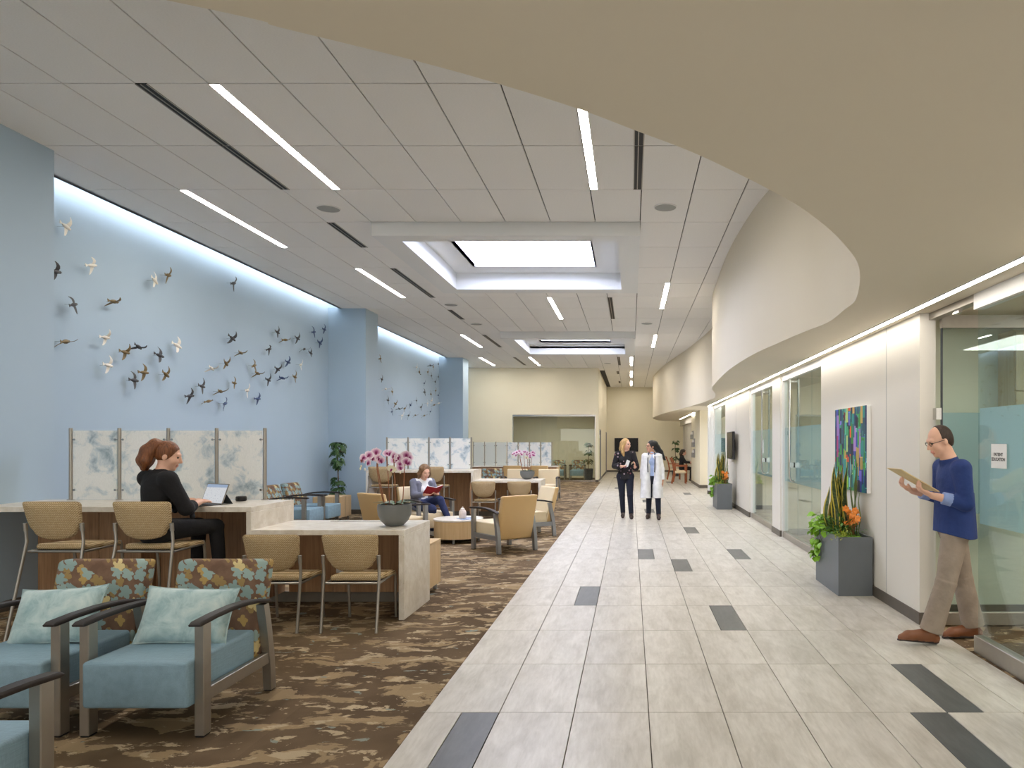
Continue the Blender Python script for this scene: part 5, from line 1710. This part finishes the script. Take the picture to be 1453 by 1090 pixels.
T.cone(V3(J['neck']) - f * 0.04 + V3((0, 0, -0.02)), c_ - f * 0.03 + V3((0, 0, 1.28)), 0.07, 0.11, 0, 0.05)
for q in 'LR':
    T.cone(J['sh' + q], J['el' + q], 0.064, 0.056, 0, 0.03); T.cone(J['el' + q], V3(J['wr' + q]) * 0.92 + V3(J['el' + q]) * 0.08, 0.056, 0.050, 0, 0.02, None, 'flat')
me = T.mesh('coat', ['cloth_white'], 0.009)
co = link('coat', me, coatw)
mb = MB()
for q in (-1, 1):
    mb.tube([c_ + lat * 0.06 * q + f * 0.03 + V3((0, 0, 1.40)), c_ + lat * 0.075 * q + f * 0.135 + V3((0, 0, 1.28)), c_ + lat * 0.075 * q + f * 0.165 + V3((0, 0, 1.10)), c_ + lat * 0.07 * q + f * 0.165 + V3((0, 0, 0.98))], 0.010, 8)
mb.build('stethoscope', 'cloth_darknavy', coatw)
gl = MB()
for q in (-1, 1):
    gl.tube([P(q * (0.031 + 0.022 * math.cos(a)), 0.094, 0.004 + 0.016 * math.sin(a)) for a in [2 * PI * i / 12 for i in range(12)]], 0.0026, 6, closed=True)
    gl.tube([P(q * 0.053, 0.092, 0.008), P(q * 0.080, 0.04, 0.008), P(q * 0.082, -0.005, 0.004)], 0.0026, 6)
gl.build('eyeglasses', 'black_plastic', coatw)

# ---- woman reading in the tan armchair
g = unit((0.72, -0.70, 0)); ll = np.cross((0, 0, 1), g); o_ = V3((-3.52, 11.93, 0.0))
Q = lambda a, b, c: tuple(o_ + a * ll + b * g + V3((0, 0, c)))
J = dict(fwd=g, look=tuple(unit(g + V3((0.0, 0, -0.35)))), pelvis=Q(0, -0.10, 0.52), waist=Q(0, -0.11, 0.65), chest=Q(0, -0.10, 0.82), neck=Q(0, -0.08, 0.965), head=Q(0.0, -0.02, 1.10),
         shL=Q(0.165, -0.09, 0.915), shR=Q(-0.165, -0.09, 0.915), elL=Q(0.215, 0.0, 0.71), elR=Q(-0.215, 0.0, 0.71), wrL=Q(0.12, 0.20, 0.72), wrR=Q(-0.12, 0.20, 0.72),
         handL=(tuple(g * 0.5 - ll * 0.8), (0, 0, 1), -1, 0.5), handR=(tuple(g * 0.5 + ll * 0.8), (0, 0, 1), 1, 0.5),
         hipL=Q(0.09, -0.05, 0.53), hipR=Q(-0.09, -0.05, 0.53), knL=Q(0.06, 0.40, 0.63), knR=Q(-0.08, 0.38, 0.50), anL=Q(-0.02, 0.50, 0.34), anR=Q(-0.02, 0.30, 0.11), toeL=Q(-0.04, 0.62, 0.25), toeR=Q(0.0, 0.44, 0.045))
J['anL'] = Q(0.14, 0.50, 0.33); J['toeL'] = Q(0.17, 0.60, 0.27); J['knL'] = Q(0.06, 0.38, 0.64); J['hipL'] = Q(0.06, -0.05, 0.54)
def cardigan(T, torso, arms, J, P, f, up, lat):
    torso(T, 0.012, 1)
    arms(T, 0.018, 0, 0.9)
    ch, pe = V3(J['chest']), V3(J['pelvis'])
    for q in (-1, 1):
        T.cone(ch + lat * 0.118 * q + up * 0.07, pe + lat * 0.128 * q - up * 0.02, 0.062, 0.068, 0, 0.01, (f, 0.50))
    T.cone(ch - f * 0.05 + up * 0.08, pe - f * 0.06, 0.11, 0.13, 0, 0.02, (f, 1.6))
    T.cone(V3(J['shL']) - f * 0.01, V3(J['shR']) - f * 0.01, 0.066, None, 0, 0.02)
def reader_hair(T, P, f, J):
    l, ff, u = P(1, 0, 0) - P(0, 0, 0), P(0, 1, 0) - P(0, 0, 0), P(0, 0, 1) - P(0, 0, 0)
    T.ell(P(0, -0.022, 0.030), (0.085, 0.102, 0.100), (l, ff, u), 0, 0.01)
    for q in (-1, 1):
        T.chain([P(q * 0.072, -0.01, 0.05), P(q * 0.090, -0.01, -0.05), P(q * 0.082, 0.0, -0.14)], [0.03, 0.036, 0.016], 0, 0.03)
    T.chain([P(0, -0.09, 0.02), P(0, -0.09, -0.14)], [0.06, 0.04], 0, 0.03)
    T.cut(P(0, 0.048, 0.02), ff * 0.95 - u * 0.3)
    return 'hair_light_brown'
reader, P = person('woman in grey cardigan and jeans reading a red book in a tan armchair', J, cardigan, 'denim', None, 'skin', 1.0, 0.009, True, top_mats=['cloth_grey', 'cloth_white'], hair=reader_hair, shoe_mats=['cloth_white', 'sole_dark'])
bk = thing('book', 'red hardcover book open in the hands of the seated woman', 'book', Q(0, 0.27, 0.765), math.atan2(g[0], -g[1]))
for s_ in (-1, 1):
    r_ = Matrix.Rotation(math.radians(-16 * s_), 3, 'Y')
    mb = MB(); mb.box(min(0, s_ * 0.155), max(0, s_ * 0.155), -0.115, 0.115, -0.003, 0.001, rot=Matrix.Rotation(math.radians(-42), 3, 'X') @ r_, pivot=(0, 0, 0)); mb.build('cover', 'book_red', bk)
    mb = MB(); mb.box(min(0, s_ * 0.148), max(0, s_ * 0.148), -0.108, 0.108, 0.002, 0.014, rot=Matrix.Rotation(math.radians(-42), 3, 'X') @ r_, pivot=(0, 0, 0)); mb.build('pages', 'paper_white', bk)

# ---- woman seated in the nook
x, y = 2.12, 28.45
J = dict(fwd=(1, 0, 0), look=(0.98, -0.1, -0.15), pelvis=(x - 0.05, y, 0.59), waist=(x - 0.05, y, 0.74), chest=(x - 0.03, y, 0.92), neck=(x, y, 1.06), head=(x + 0.04, y, 1.20),
         shL=(x - 0.02, y + 0.165, 1.0), shR=(x - 0.02, y - 0.165, 1.0), elL=(x + 0.10, y + 0.21, 0.80), elR=(x + 0.10, y - 0.21, 0.80), wrL=(x + 0.33, y + 0.14, 0.79), wrR=(x + 0.33, y - 0.14, 0.79),
         handL=((1, 0, 0.05), (0, 0, -1), 1, 0.3), handR=((1, 0, 0.05), (0, 0, -1), -1, 0.3),
         hipL=(x - 0.03, y + 0.09, 0.57), hipR=(x - 0.03, y - 0.09, 0.57), knL=(x + 0.36, y + 0.1, 0.53), knR=(x + 0.36, y - 0.1, 0.53), anL=(x + 0.34, y + 0.1, 0.115), anR=(x + 0.34, y - 0.1, 0.115), toeL=(x + 0.50, y + 0.1, 0.045), toeR=(x + 0.50, y - 0.1, 0.045))
def plain_top(T, torso, arms, J, P, f, up, lat):
    torso(T, 0.012); arms(T, 0.016, 0, 0.8)
def long_brown(T, P, f, J):
    l, ff, u = P(1, 0, 0) - P(0, 0, 0), P(0, 1, 0) - P(0, 0, 0), P(0, 0, 1) - P(0, 0, 0)
    T.ell(P(0, -0.022, 0.030), (0.086, 0.104, 0.100), (l, ff, u), 0, 0.01)
    for q in (-0.05, 0.0, 0.05):
        T.chain([P(q, -0.08, 0.04), P(q * 1.3, -0.10, -0.08), P(q * 1.3, -0.09, -0.2)], [0.06, 0.06, 0.03], 0, 0.03)
    T.cut(P(0, 0.048, 0.02), ff * 0.95 - u * 0.3)
    return 'hair_brown'
nook, P = person('woman in black seated at the writing table in the nook', J, plain_top, 'cloth_black', None, 'skin', 1.0, 0.012, True, top_mats=['cloth_black'], hair=long_brown, shoe_mats=['shoe_dark', 'sole_dark'])
# ================================================================ birds on the alcove walls
plain('bird_white', (232, 228, 216), 0.5, var=0.06, vscale=40)
plain('bird_dark', (66, 68, 72), 0.5, var=0.12, vscale=40)
plain('bird_bronze', (122, 104, 70), 0.45, metal=0.2, var=0.15, vscale=40)
plain('bird_navy', (58, 78, 118), 0.5, var=0.1, vscale=40)
BIRD = {}
def bird_meshes(mat):
    if mat in BIRD:
        return BIRD[mat]
    mb = MB()
    prof = [(-0.085, 0.005), (-0.06, 0.016), (-0.025, 0.026), (0.01, 0.028), (0.035, 0.022), (0.048, 0.016), (0.058, 0.0185), (0.070, 0.015), (0.078, 0.006), (0.092, 0.0015)]
    mb.loft([[(0.9 * r * math.cos(a), y, r * math.sin(a)) for a in [2 * PI * i / 10 for i in range(10)]] for y, r in prof])
    body = mb.mesh('bird', mat, angle=60)
    mb = MB()      # wing: root to tip, swept back
    sec = [(0.012, 0.030, -0.030, 0.004), (0.045, 0.040, -0.022, 0.012), (0.080, 0.030, -0.020, 0.016), (0.110, 0.006, -0.030, 0.012), (0.135, -0.030, -0.046, 0.004)]
    mb.loft([[(x + 0.003, (a + b) / 2 + 0.0, z), (x, a, z), (x - 0.003, (a + b) / 2, z), (x, b, z)] for z, a, b, x in sec])
    wing = mb.mesh('wing', mat)
    mb = MB()
    mb.loft([[(0.003, -0.075, 0.006), (0.003, -0.075, -0.006), (-0.003, -0.075, -0.006), (-0.003, -0.075, 0.006)], [(0.002, -0.125, 0.026), (0.002, -0.118, -0.024), (-0.002, -0.118, -0.024), (-0.002, -0.125, 0.026)]])
    tail = mb.mesh('tail', mat)
    mb = MB(); mb.tube([(0, 0, 0), (-0.12, 0, 0)], 0.003, 6)
    pin = mb.mesh('mount_pin', 'steel')
    BIRD[mat] = (body, wing, tail, pin)
    return BIRD[mat]
def bird(px, py, col, side, flock, rng):
    xw = XL + 0.11
    y = -xw * F / (VX - px)
    z = H + (VY - py) / F * y
    mat = {'w': 'bird_white', 'k': 'bird_dark', 'b': 'bird_bronze', 'n': 'bird_navy'}[col]
    body, wing, tail, pin = bird_meshes(mat)
    o = link('wall_bird', body)
    cn = {'w': 'white', 'k': 'charcoal', 'b': 'bronze', 'n': 'navy blue'}[col]
    pose = 'gliding side-on with level wings' if side else 'with wings spread up and down'
    tag(o, 'small %s sculpted bird %s in the %s flock' % (cn, pose, flock), 'bird sculpture', '%s birds %s of the %s flock' % (cn, pose, flock))
    o.location = (xw, y, z)
    pitch = rng.uniform(-0.45, 0.35) if not side else rng.uniform(-0.3, 0.25)
    o.rotation_euler = Euler((pitch, 0.0, rng.uniform(-0.15, 0.25)), 'XYZ')
    sc = rng.uniform(0.82, 0.98)
    o.scale = (sc, sc, sc)
    roll = rng.uniform(0.95, 1.25) if side else rng.uniform(-0.35, 0.35)
    dih = rng.uniform(0.0, 0.5)
    for s in (1, -1):
        w = link('wing', wing, o)
        # +s raises the wing to either side; roll turns the pair about the body axis
        w.rotation_euler = Euler((rng.uniform(-0.25, 0.25), roll + (0 if s > 0 else PI) + s * dih * 0.5, 0), 'XYZ')
    link('tail', tail, o)
    p = link('mount_pin', pin, o)
rng = random.Random(3)
near = [(94, 321.6, 'w', 0), (131, 376.6, 'w', 0), (79, 385.5, 'k', 0), (220, 398.7, 'w', 0), (239, 390.6, 'b', 0), (105, 432.4, 'k', 0), (162, 428, 'b', 1), (331.5, 402, 'k', 0),
        (93.5, 484.8, 'b', 1), (150, 479, 'w', 0), (178, 500, 'b', 0), (197, 492.4, 'k', 1), (227, 504.6, 'k', 0), (252, 490.7, 'w', 0), (154.4, 518.6, 'w', 0), (191, 539.9, 'k', 0), (205, 528.8, 'b', 0), (236, 531.8, 'b', 0),
        (330, 480.4, 'k', 0), (394, 471.7, 'k', 0), (405, 482.4, 'b', 1), (422.5, 480.4, 'k', 0), (445.5, 471.3, 'n', 0), (460.5, 467.7, 'n', 0), (454, 486.7, 'n', 0), (342, 501, 'b', 1), (382, 495.7, 'k', 0), (432, 495.4, 'k', 1), (441, 501, 'k', 0),
        (321, 516, 'b', 0), (300.7, 523, 'w', 1), (361, 519, 'b', 0), (409, 514, 'n', 0), (427, 517.6, 'w', 0), (366, 530, 'b', 1), (394, 524, 'k', 0), (381, 539.4, 'k', 0), (401, 536.6, 'n', 1), (418.6, 535, 'b', 0), (287, 548.4, 'k', 0), (333, 543.7, 'b', 0),
        (313, 555.6, 'b', 1), (351, 554, 'w', 0), (366, 566, 'n', 0), (296, 569.5, 'b', 1), (319.7, 572.7, 'n', 0), (270, 562, 'k', 0)]
for a in near:
    bird(*a, 'large', rng)
far2 = [(95, 90), (120, 380), (175, 515), (265, 555), (205, 675), (310, 725), (260, 835), (365, 795), (405, 890), (440, 790), (495, 888), (520, 742), (590, 885), (605, 680), (608, 210), (645, 278), (670, 770), (715, 890), (715, 435), (720, 560), (760, 720),
        (765, 275), (800, 185), (800, 835), (808, 590), (815, 330), (818, 680), (855, 740), (868, 415), (875, 540), (910, 605), (912, 345), (920, 715), (840, 205), (912, 165)]
for i, (x, y) in enumerate(far2):
    bird(530 + x / 9.909, 500 + y / 9.909, 'bkwbkbnkwbkn'[i % 12], int(i % 5 == 2), 'small', rng)

# ================================================================ plants
plain('leaf_dark', (50, 84, 34), 0.45, var=0.3, vscale=14)
plain('leaf_bright', (128, 178, 40), 0.45, var=0.25, vscale=18)
plain('leaf_mid', (78, 122, 48), 0.5, var=0.3, vscale=18)
plain('leaf_lime', (186, 196, 90), 0.5, var=0.2, vscale=18)
plain('moss', (116, 158, 52), 0.9, var=0.3, vscale=60, bump=0.5, bscale=80)
plain('bark', (96, 78, 54), 0.8, var=0.2, vscale=30)
plain('petal_orange', (232, 136, 44), 0.5, var=0.15, vscale=30)
plain('stem_green', (96, 112, 52), 0.5, var=0.15)
plain('stem_brown', (150, 92, 52), 0.5, var=0.1)
plain('bowl_grey', (112, 114, 112), 0.4, var=0.04, vscale=6)
plain('lip_magenta', (142, 28, 96), 0.5, var=0.2, vscale=80)
plain('petal_white', (240, 232, 200), 0.5, var=0.06, vscale=60)
def orchid_petal():
    t = NT('petal_pink')
    tc = t.n('ShaderNodeTexCoord')
    ln = t.n('ShaderNodeVectorMath', operation='LENGTH'); t.l(tc.outputs['Object'], ln.inputs[0])
    nz = t.noise(t.coord(), 160, 3)
    v = t.math('ADD', ln.outputs['Value'], t.math('MULTIPLY', t.math('SUBTRACT', nz, 0.5), 0.018))
    t.set(color=t.ramp(v, [(0.004, lin((150, 50, 116))), (0.017, lin((214, 150, 192))), (0.032, lin((248, 232, 240)))]), rough=0.5)
orchid_petal()
def snake_mat():
    t = NT('leaf_snake')
    sp = t.n('ShaderNodeSeparateXYZ'); tc = t.n('ShaderNodeTexCoord'); t.l(tc.outputs['UV'], sp.inputs[0])
    e = t.math('ABSOLUTE', t.math('SUBTRACT', sp.outputs['X'], 0.5))
    m = t.math('GREATER_THAN', e, 0.33)
    c = t.ramp(t.noise(t.coord((8, 8, 30)), 1.5, 3), [(0.4, lin((44, 62, 30))), (0.6, lin((74, 92, 46)))])
    t.set(color=t.mix(m, c, lin((206, 186, 70))), rough=0.45)
snake_mat()
def leaf_shape(mb, o, d, n, L, W, bend=0.2, fold=0.15):
    """leaf from o along d with normal n; six-sided pointed blade with fold"""
    o, d, n = Vector(o), Vector(d).normalized(), Vector(n)
    n = (n - d * n.dot(d)).normalized(); t = d.cross(n)
    prof = ((0.0, 0.04), (0.25, 0.36), (0.5, 0.5), (0.75, 0.34), (1.0, 0.0))
    rows = []
    for u, w in prof:
        c = o + d * (L * u) - n * (bend * L * u * u)
        rows.append((c, w * W))
    bm = mb.bm
    prev = None
    fs = []
    for c, w in rows:
        if w < 1e-6:
            v = (bm.verts.new(c),)
        else:
            v = (bm.verts.new(c - t * w + n * fold * w), bm.verts.new(c), bm.verts.new(c + t * w + n * fold * w))
        if prev:
            if len(v) == 3:
                fs += [bm.faces.new((prev[0], prev[1], v[1], v[0])), bm.faces.new((prev[1], prev[2], v[2], v[1]))]
            else:
                fs += [bm.faces.new((prev[0], prev[1], v[0])), bm.faces.new((prev[1], prev[2], v[0]))]
        prev = v
    mb._tag(fs)
def rdir(r, zlo=-0.3, zhi=0.9):
    a = r.uniform(0, 2 * PI); z = r.uniform(zlo, zhi); q = math.sqrt(max(0, 1 - z * z))
    return Vector((q * math.cos(a), q * math.sin(a), z))
def potted_tree(loc, tiers, label, pot_h=0.42, seed=1, leaf=0.09):
    r = random.Random(seed)
    t = thing('potted_tree', label, 'plant', loc)
    mb = MB(); mb.lathe([(0.13, 0), (0.16, 0.02), (0.19, pot_h), (0.175, pot_h), (0.17, pot_h - 0.04), (0.01, pot_h - 0.04)], 24); mb.build('pot', 'pot_dark', t)
    mb = MB(); mb.lathe([(0.168, pot_h - 0.039), (0.1, pot_h - 0.02), (0.01, pot_h - 0.015)], 20); mb.build('soil', 'soil', t)
    top = max(z for z, _, _, _ in tiers)
    mb = MB(); mb.tube(catmull([(0, 0, pot_h - 0.04), (0.01, 0, 0.8), (-0.015, 0.01, top * 0.8), (0.0, 0, top)], 4), [0.013] * 12 + [0.008], 8); mb.build('trunk', 'bark', t)
    fo = MB(); tw = MB()
    for z, rad, n, hh in tiers:
        for i in range(n):
            a = r.uniform(0, 2 * PI); q = rad * math.sqrt(r.uniform(0.1, 1))
            p = Vector((q * math.cos(a), q * math.sin(a), z + r.uniform(-hh, hh)))
            tw.tube([(0, 0, p.z - 0.05), p], 0.003, 4, cap=False)
            up = (Vector((p.x, p.y, 0)) * 1.2 + Vector((0, 0, rad))).normalized()
            for k in range(7):
                an = 2 * PI * k / 7 + r.uniform(-0.2, 0.2)
                e1 = up.orthogonal().normalized(); e2 = up.cross(e1)
                leaf_shape(fo, p, e1 * math.cos(an) + e2 * math.sin(an) - up * 0.25, up, leaf * r.uniform(0.8, 1.2), leaf * 0.42, 0.25)
    fo.build('foliage', 'leaf_dark', t, smooth=False); tw.build('twigs', 'bark', t)
potted_tree((-6.36, 15.12, 0), [(1.52, 0.17, 20, 0.07), (1.38, 0.18, 10, 0.05), (1.20, 0.17, 16, 0.06), (1.07, 0.13, 7, 0.04), (0.76, 0.16, 16, 0.07), (0.58, 0.15, 12, 0.05), (0.47, 0.18, 14, 0.03)], 'tall tiered schefflera tree in a dark pot behind the maple side table')
potted_tree((2.12, 33.0, 0), [(1.6, 0.2, 16, 0.08), (1.25, 0.2, 14, 0.08), (0.85, 0.22, 14, 0.08)], 'potted tree standing against the corridor end of the nook', 0.4, 4)
potted_tree((-1.78, 29.4, 0), [(1.5, 0.2, 16, 0.08), (1.2, 0.2, 14, 0.1), (0.8, 0.22, 14, 0.1)], 'potted tree inside the far glazed room', 0.5, 5)

# ---- planters beside the glazed doors
def planter():
    r = random.Random(11)
    cx, cy = 2.34, 7.69
    t = thing('planter', 'grey box planter of snake plants and orange flowers under the painting', 'planter', (cx, cy, 0), group='grey box planters by the right wall')
    t['group'] = 'grey box planters by the glazed doors'
    hx, hy, h = 0.178, 0.44, 0.612
    mb = MB()
    for a in ((-hx, hx, -hy, -hy + 0.02), (-hx, hx, hy - 0.02, hy), (-hx, -hx + 0.02, -hy + 0.02, hy - 0.02), (hx - 0.02, hx, -hy + 0.02, hy - 0.02)):
        mb.box(*a, 0.0, h)
    mb.box(-hx + 0.02, hx - 0.02, -hy + 0.02, hy - 0.02, 0, h - 0.06)
    mb.build('box', 'planter_grey', t, smooth=False)
    mb = MB()
    for i in range(26):
        p = (r.uniform(-0.13, 0.13), r.uniform(-0.38, 0.38), h - 0.035)
        mb.sphere(p, r.uniform(0.035, 0.06), 10, 6, (1.2, 1.2, 0.7))
    mb.build('moss', 'moss', t)
    # snake plant leaves, each a blade of its own
    for i in range(14):
        x, y = r.uniform(-0.09, 0.05), r.uniform(-0.08, 0.18)
        L = r.uniform(0.45, 0.80); w = r.uniform(0.022, 0.032)
        lean = Vector((r.uniform(-0.10, 0.04), r.uniform(-0.10, 0.10), 1)).normalized()
        an = r.uniform(0, PI)
        side = Vector((math.cos(an), math.sin(an), 0))
        nn = lean.cross(side)
        me = bpy.data.meshes.new('snake_leaf')
        vs_, fs_, uv = [], [], []
        N = 9
        for k in range(N + 1):
            u = k / N
            ww = w * (0.75 + 0.55 * math.sin(PI * min(u * 1.1, 1) * 0.9)) * (1 if u < 0.7 else max(0.02, (1 - u) / 0.3) ** 0.7)
            c = Vector((x, y, h - 0.04)) + lean * (L * u) + nn * (0.035 * math.sin(u * 5 + i))
            sd = (side + nn * 0.25 * math.sin(3 * u + i)).normalized()
            for q, fq in ((-1, 0.3), (-0.5, 0.05), (0, 0), (0.5, 0.05), (1, 0.3)):
                vs_.append(tuple(c + sd * ww * q + nn * fq * ww)); uv.append(((q + 1) / 2, u))
        for k in range(N):
            for j in range(4):
                fs_.append((k * 5 + j, k * 5 + j + 1, k * 5 + j + 6, k * 5 + j + 5))
        me.from_pydata(vs_, [], fs_)
        ul = me.uv_layers.new(name='UVMap')
        for lp in me.loops:
            ul.data[lp.index].uv = uv[lp.vertex_index]
        me.materials.append(MATS['leaf_snake']); me.shade_smooth()
        link('snake_leaf', me, t)
    # heart-leaf trailing plant
    mb = MB(); leaf_shape(mb, (0, 0, 0), (1, 0, 0), (0, 0, 1), 0.088, 0.085, 0.3, 0.2)
    lm = mb.mesh('heart_leaf', 'leaf_bright', angle=80)
    vines = MB()
    for i in range(96):
        if i < 62:
            p = Vector((r.uniform(-0.25, 0.0), r.uniform(0.02, 0.46), h + r.uniform(-0.01, 0.17)))
        else:
            p = Vector((-hx - r.uniform(0.01, 0.05), r.uniform(0.16, 0.42), h - r.uniform(-0.03, 0.33)))
            if p.z < h - 0.18 and p.y < 0.26:
                p.y += 0.14
        o = link('heart_leaf', lm, t, p)
        s_ = r.uniform(0.7, 1.15)
        o.scale = (s_, s_, s_)
        o.rotation_euler = (r.uniform(-0.6, 0.6), r.uniform(0.0, 1.0), r.uniform(2.0, 5.2))
        root = Vector((r.uniform(-0.12, -0.02), r.uniform(0.15, 0.35), h - 0.03))
        if i % 3 == 0:
            vines.tube([root, Vector((p.x * 0.7, p.y, max(p.z, h) + 0.02)), p], 0.0022, 5, cap=False)
    vines.build('vines', 'stem_green', t)
    # low filler shrubs
    fm = MB(); fl = MB()
    for i in range(420):
        b = Vector((r.uniform(-0.12, 0.10), r.uniform(-0.22, 0.30), h - 0.02))
        d = rdir(r, 0.25, 0.95)
        L = r.uniform(0.04, 0.22)
        if (b + d * (L + 0.07)).x > 0.165:
            continue
        leaf_shape(fm, b + d * L, d + Vector((0, 0, -0.2)), Vector((0, 0, 1)) + d * 0.3, r.uniform(0.05, 0.085), 0.026, 0.3)
    fm.build('filler_foliage', 'leaf_mid', t, smooth=False)
    for i in range(150):
        k = i % 9
        b = Vector((-0.11 + 0.012 * k, -0.40 + 0.02 * k, h + 0.0))
        d = Vector((-0.75, -0.75, 0.35)) + Vector((r.uniform(-0.7, 0.7), r.uniform(-0.7, 0.7), r.uniform(-0.3, 0.5)))
        d.normalize()
        L = r.uniform(0.01, 0.16)
        leaf_shape(fl, b + d * L - Vector((0, 0, L * L * 3)), d + rdir(r, -0.4, 0.6) * 0.8, (0, 0, 1), 0.03, 0.012, 0.2)
    fl.build('sedum_foliage', 'leaf_lime', t, smooth=False)
    # orange flowers on stems
    mb = MB()
    for k in range(6):
        an = 2 * PI * k / 6
        leaf_shape(mb, (0, 0, 0), (math.cos(an), math.sin(an), 0.25), (0, 0, 1), 0.045, 0.034, 0.3, 0.1)
    fmesh = mb.mesh('orange_flower', 'petal_orange', angle=80)
    st = MB()
    for i in range(13):
        p = Vector((0.06 + r.uniform(-0.07, 0.07), -0.16 + r.uniform(-0.12, 0.12), h + 0.20 + r.uniform(-0.10, 0.10)))
        o = link('orange_flower', fmesh, t, p)
        o.rotation_euler = (r.uniform(0.5, 1.5), r.uniform(-0.6, 0.6), r.uniform(-0.8, 0.4))
        st.tube([(0.06 + r.uniform(-0.03, 0.03), -0.15, h - 0.03), p], 0.0028, 5, cap=False)
    st.build('flower_stems', 'stem_brown', t)
    # tall twisting reeds
    for i, (x, y, L) in enumerate(((0.09, -0.10, 0.86), (0.10, -0.14, 0.92), (0.075, -0.13, 0.74), (0.02, 0.05, 0.60), (0.12, -0.20, 0.48), (0.095, -0.06, 0.80), (0.085, -0.12, 0.90))):
        mb = MB()
        mb.tube([(x + 0.012 * math.sin(k * 0.9 + i) + 0.004 * k * (i % 3 - 1), y + 0.012 * math.cos(k * 0.8 + i), h - 0.04 + L * k / 10) for k in range(11)], [0.006] * 8 + [0.005, 0.004, 0.0025], 6)
        mb.build('reed', 'stem_green', t)
    return t
pl1 = planter()
copy_tree(pl1, (2.24, 17.05, 0), 0.0, 'grey box planter of snake plants and orange flowers below the wall monitor')

# ---- orchids in grey bowls
def orchid():
    r = random.Random(21)
    bx, by, bz = -2.235, 6.59, 0.8125
    t = thing('potted_orchid', 'large pink orchid in a round grey bowl on the stone desk', 'plant', (bx, by, bz))
    mb = MB()
    mb.lathe([(0.055, 0.0), (0.085, 0.008), (0.125, 0.05), (0.150, 0.105), (0.157, 0.165), (0.153, 0.205), (0.146, 0.206), (0.142, 0.17), (0.02, 0.165)], 40); mb.build('bowl', 'bowl_grey', t)
    mb = MB(); mb.lathe([(0.142, 0.172), (0.09, 0.192), (0.01, 0.196)], 24); mb.build('soil', 'soil', t)
    for i in range(9):
        an = 2 * PI * i / 9 + r.uniform(-0.2, 0.2)
        mb = MB(); d = Vector((math.cos(an), math.sin(an), 0.35))
        leaf_shape(mb, (0.03 * math.cos(an), 0.03 * math.sin(an), 0.195), d + Vector((0, 0, 0.15)), (0, 0, 1), r.uniform(0.15, 0.20), 0.055, 0.35, 0.25); mb.build('strap_leaf', 'leaf_dark', t)
    sc = 149.9
    def loc(zx, zy, dy=0.0):
        px, py = 500 + zx / 8.38, 620 + zy / 8.38
        return Vector(((px - VX) / sc - bx, dy, H - (py - VY) / sc - bz))
    stems = [([(385, 800), (345, 600), (310, 400), (290, 270), (225, 195), (140, 235), (105, 300)], 0.0), ([(445, 830), (425, 560), (403, 320), (400, 240), (440, 195), (470, 210)], 0.03),
             ([(515, 800), (512, 560), (505, 330), (500, 260)], -0.02), ([(600, 770), (605, 500), (610, 240), (650, 190), (700, 240)], 0.05), ([(375, 800), (330, 560), (310, 330), (345, 270)], -0.04)]
    for pts, dy in stems:
        mb = MB()
        P3 = catmull([tuple(loc(a, b, dy * min(1, i / 2))) for i, (a, b) in enumerate(pts)], 5)
        P3[0] = (P3[0][0] * 0.7, P3[0][1], 0.185)
        mb.tube(P3, 0.0045, 7); mb.build('stem', 'stem_brown', t)
    def flower_mesh(mat):
        mb = MB()
        for an, L, W in ((PI / 2, 0.040, 0.034), (PI / 2 + 2.2, 0.040, 0.032), (PI / 2 - 2.2, 0.040, 0.032), (0.25, 0.046, 0.056), (PI - 0.25, 0.046, 0.056)):
            leaf_shape(mb, (0, 0, 0), (math.cos(an), -0.12, math.sin(an)), (0, -1, 0), L, W, 0.15, 0.08)
        return mb.mesh('flower', mat, angle=80)
    pink, white = flower_mesh('petal_pink'), flower_mesh('petal_white')
    mb = MB(); mb.sphere((0, -0.010, -0.004), 0.009, 8, 6, (1, 1, 1.2)); leaf_shape(mb, (0, -0.008, -0.004), (0, -0.5, -0.8), (0, -1, 0.3), 0.022, 0.018, 0.2)
    lip = mb.mesh('lip', 'lip_magenta')
    fl = [(105, 275), (155, 245), (225, 215), (200, 310), (280, 255), (275, 180), (360, 280), (440, 200), (400, 195), (490, 280), (515, 225), (565, 240), (580, 320), (600, 265), (650, 215), (690, 250), (660, 290), (695, 310), (490, 380), (250, 250), (340, 250), (540, 280), (575, 365)]
    for i, (a, b) in enumerate(fl):
        o = link('flower', white if (a, b) == (490, 380) else pink, t, loc(a, b, r.uniform(-0.06, 0.03)))
        s_ = r.uniform(0.9, 1.2)
        o.scale = (s_, s_, s_)
        o.rotation_euler = (r.uniform(-0.3, 0.3), r.uniform(-0.4, 0.4), r.uniform(-0.7, 0.7))
        link('lip', lip, o)
    for a, b in ((105, 350), (95, 380), (570, 425), (640, 330), (150, 385)):
        mb = MB(); p = loc(a, b, 0.0); mb.sphere(p, 0.011, 8, 6, (0.8, 0.8, 1.2)); mb.build('bud', 'petal_white', t)
    return t
or1 = orchid()
o2 = copy_tree(or1, (-2.22, 14.95, 0.8125), 0.0, 'smaller-looking pink orchid in a dark bowl on the second low desk')
o2.scale = (1.0, 1.0, 0.86)
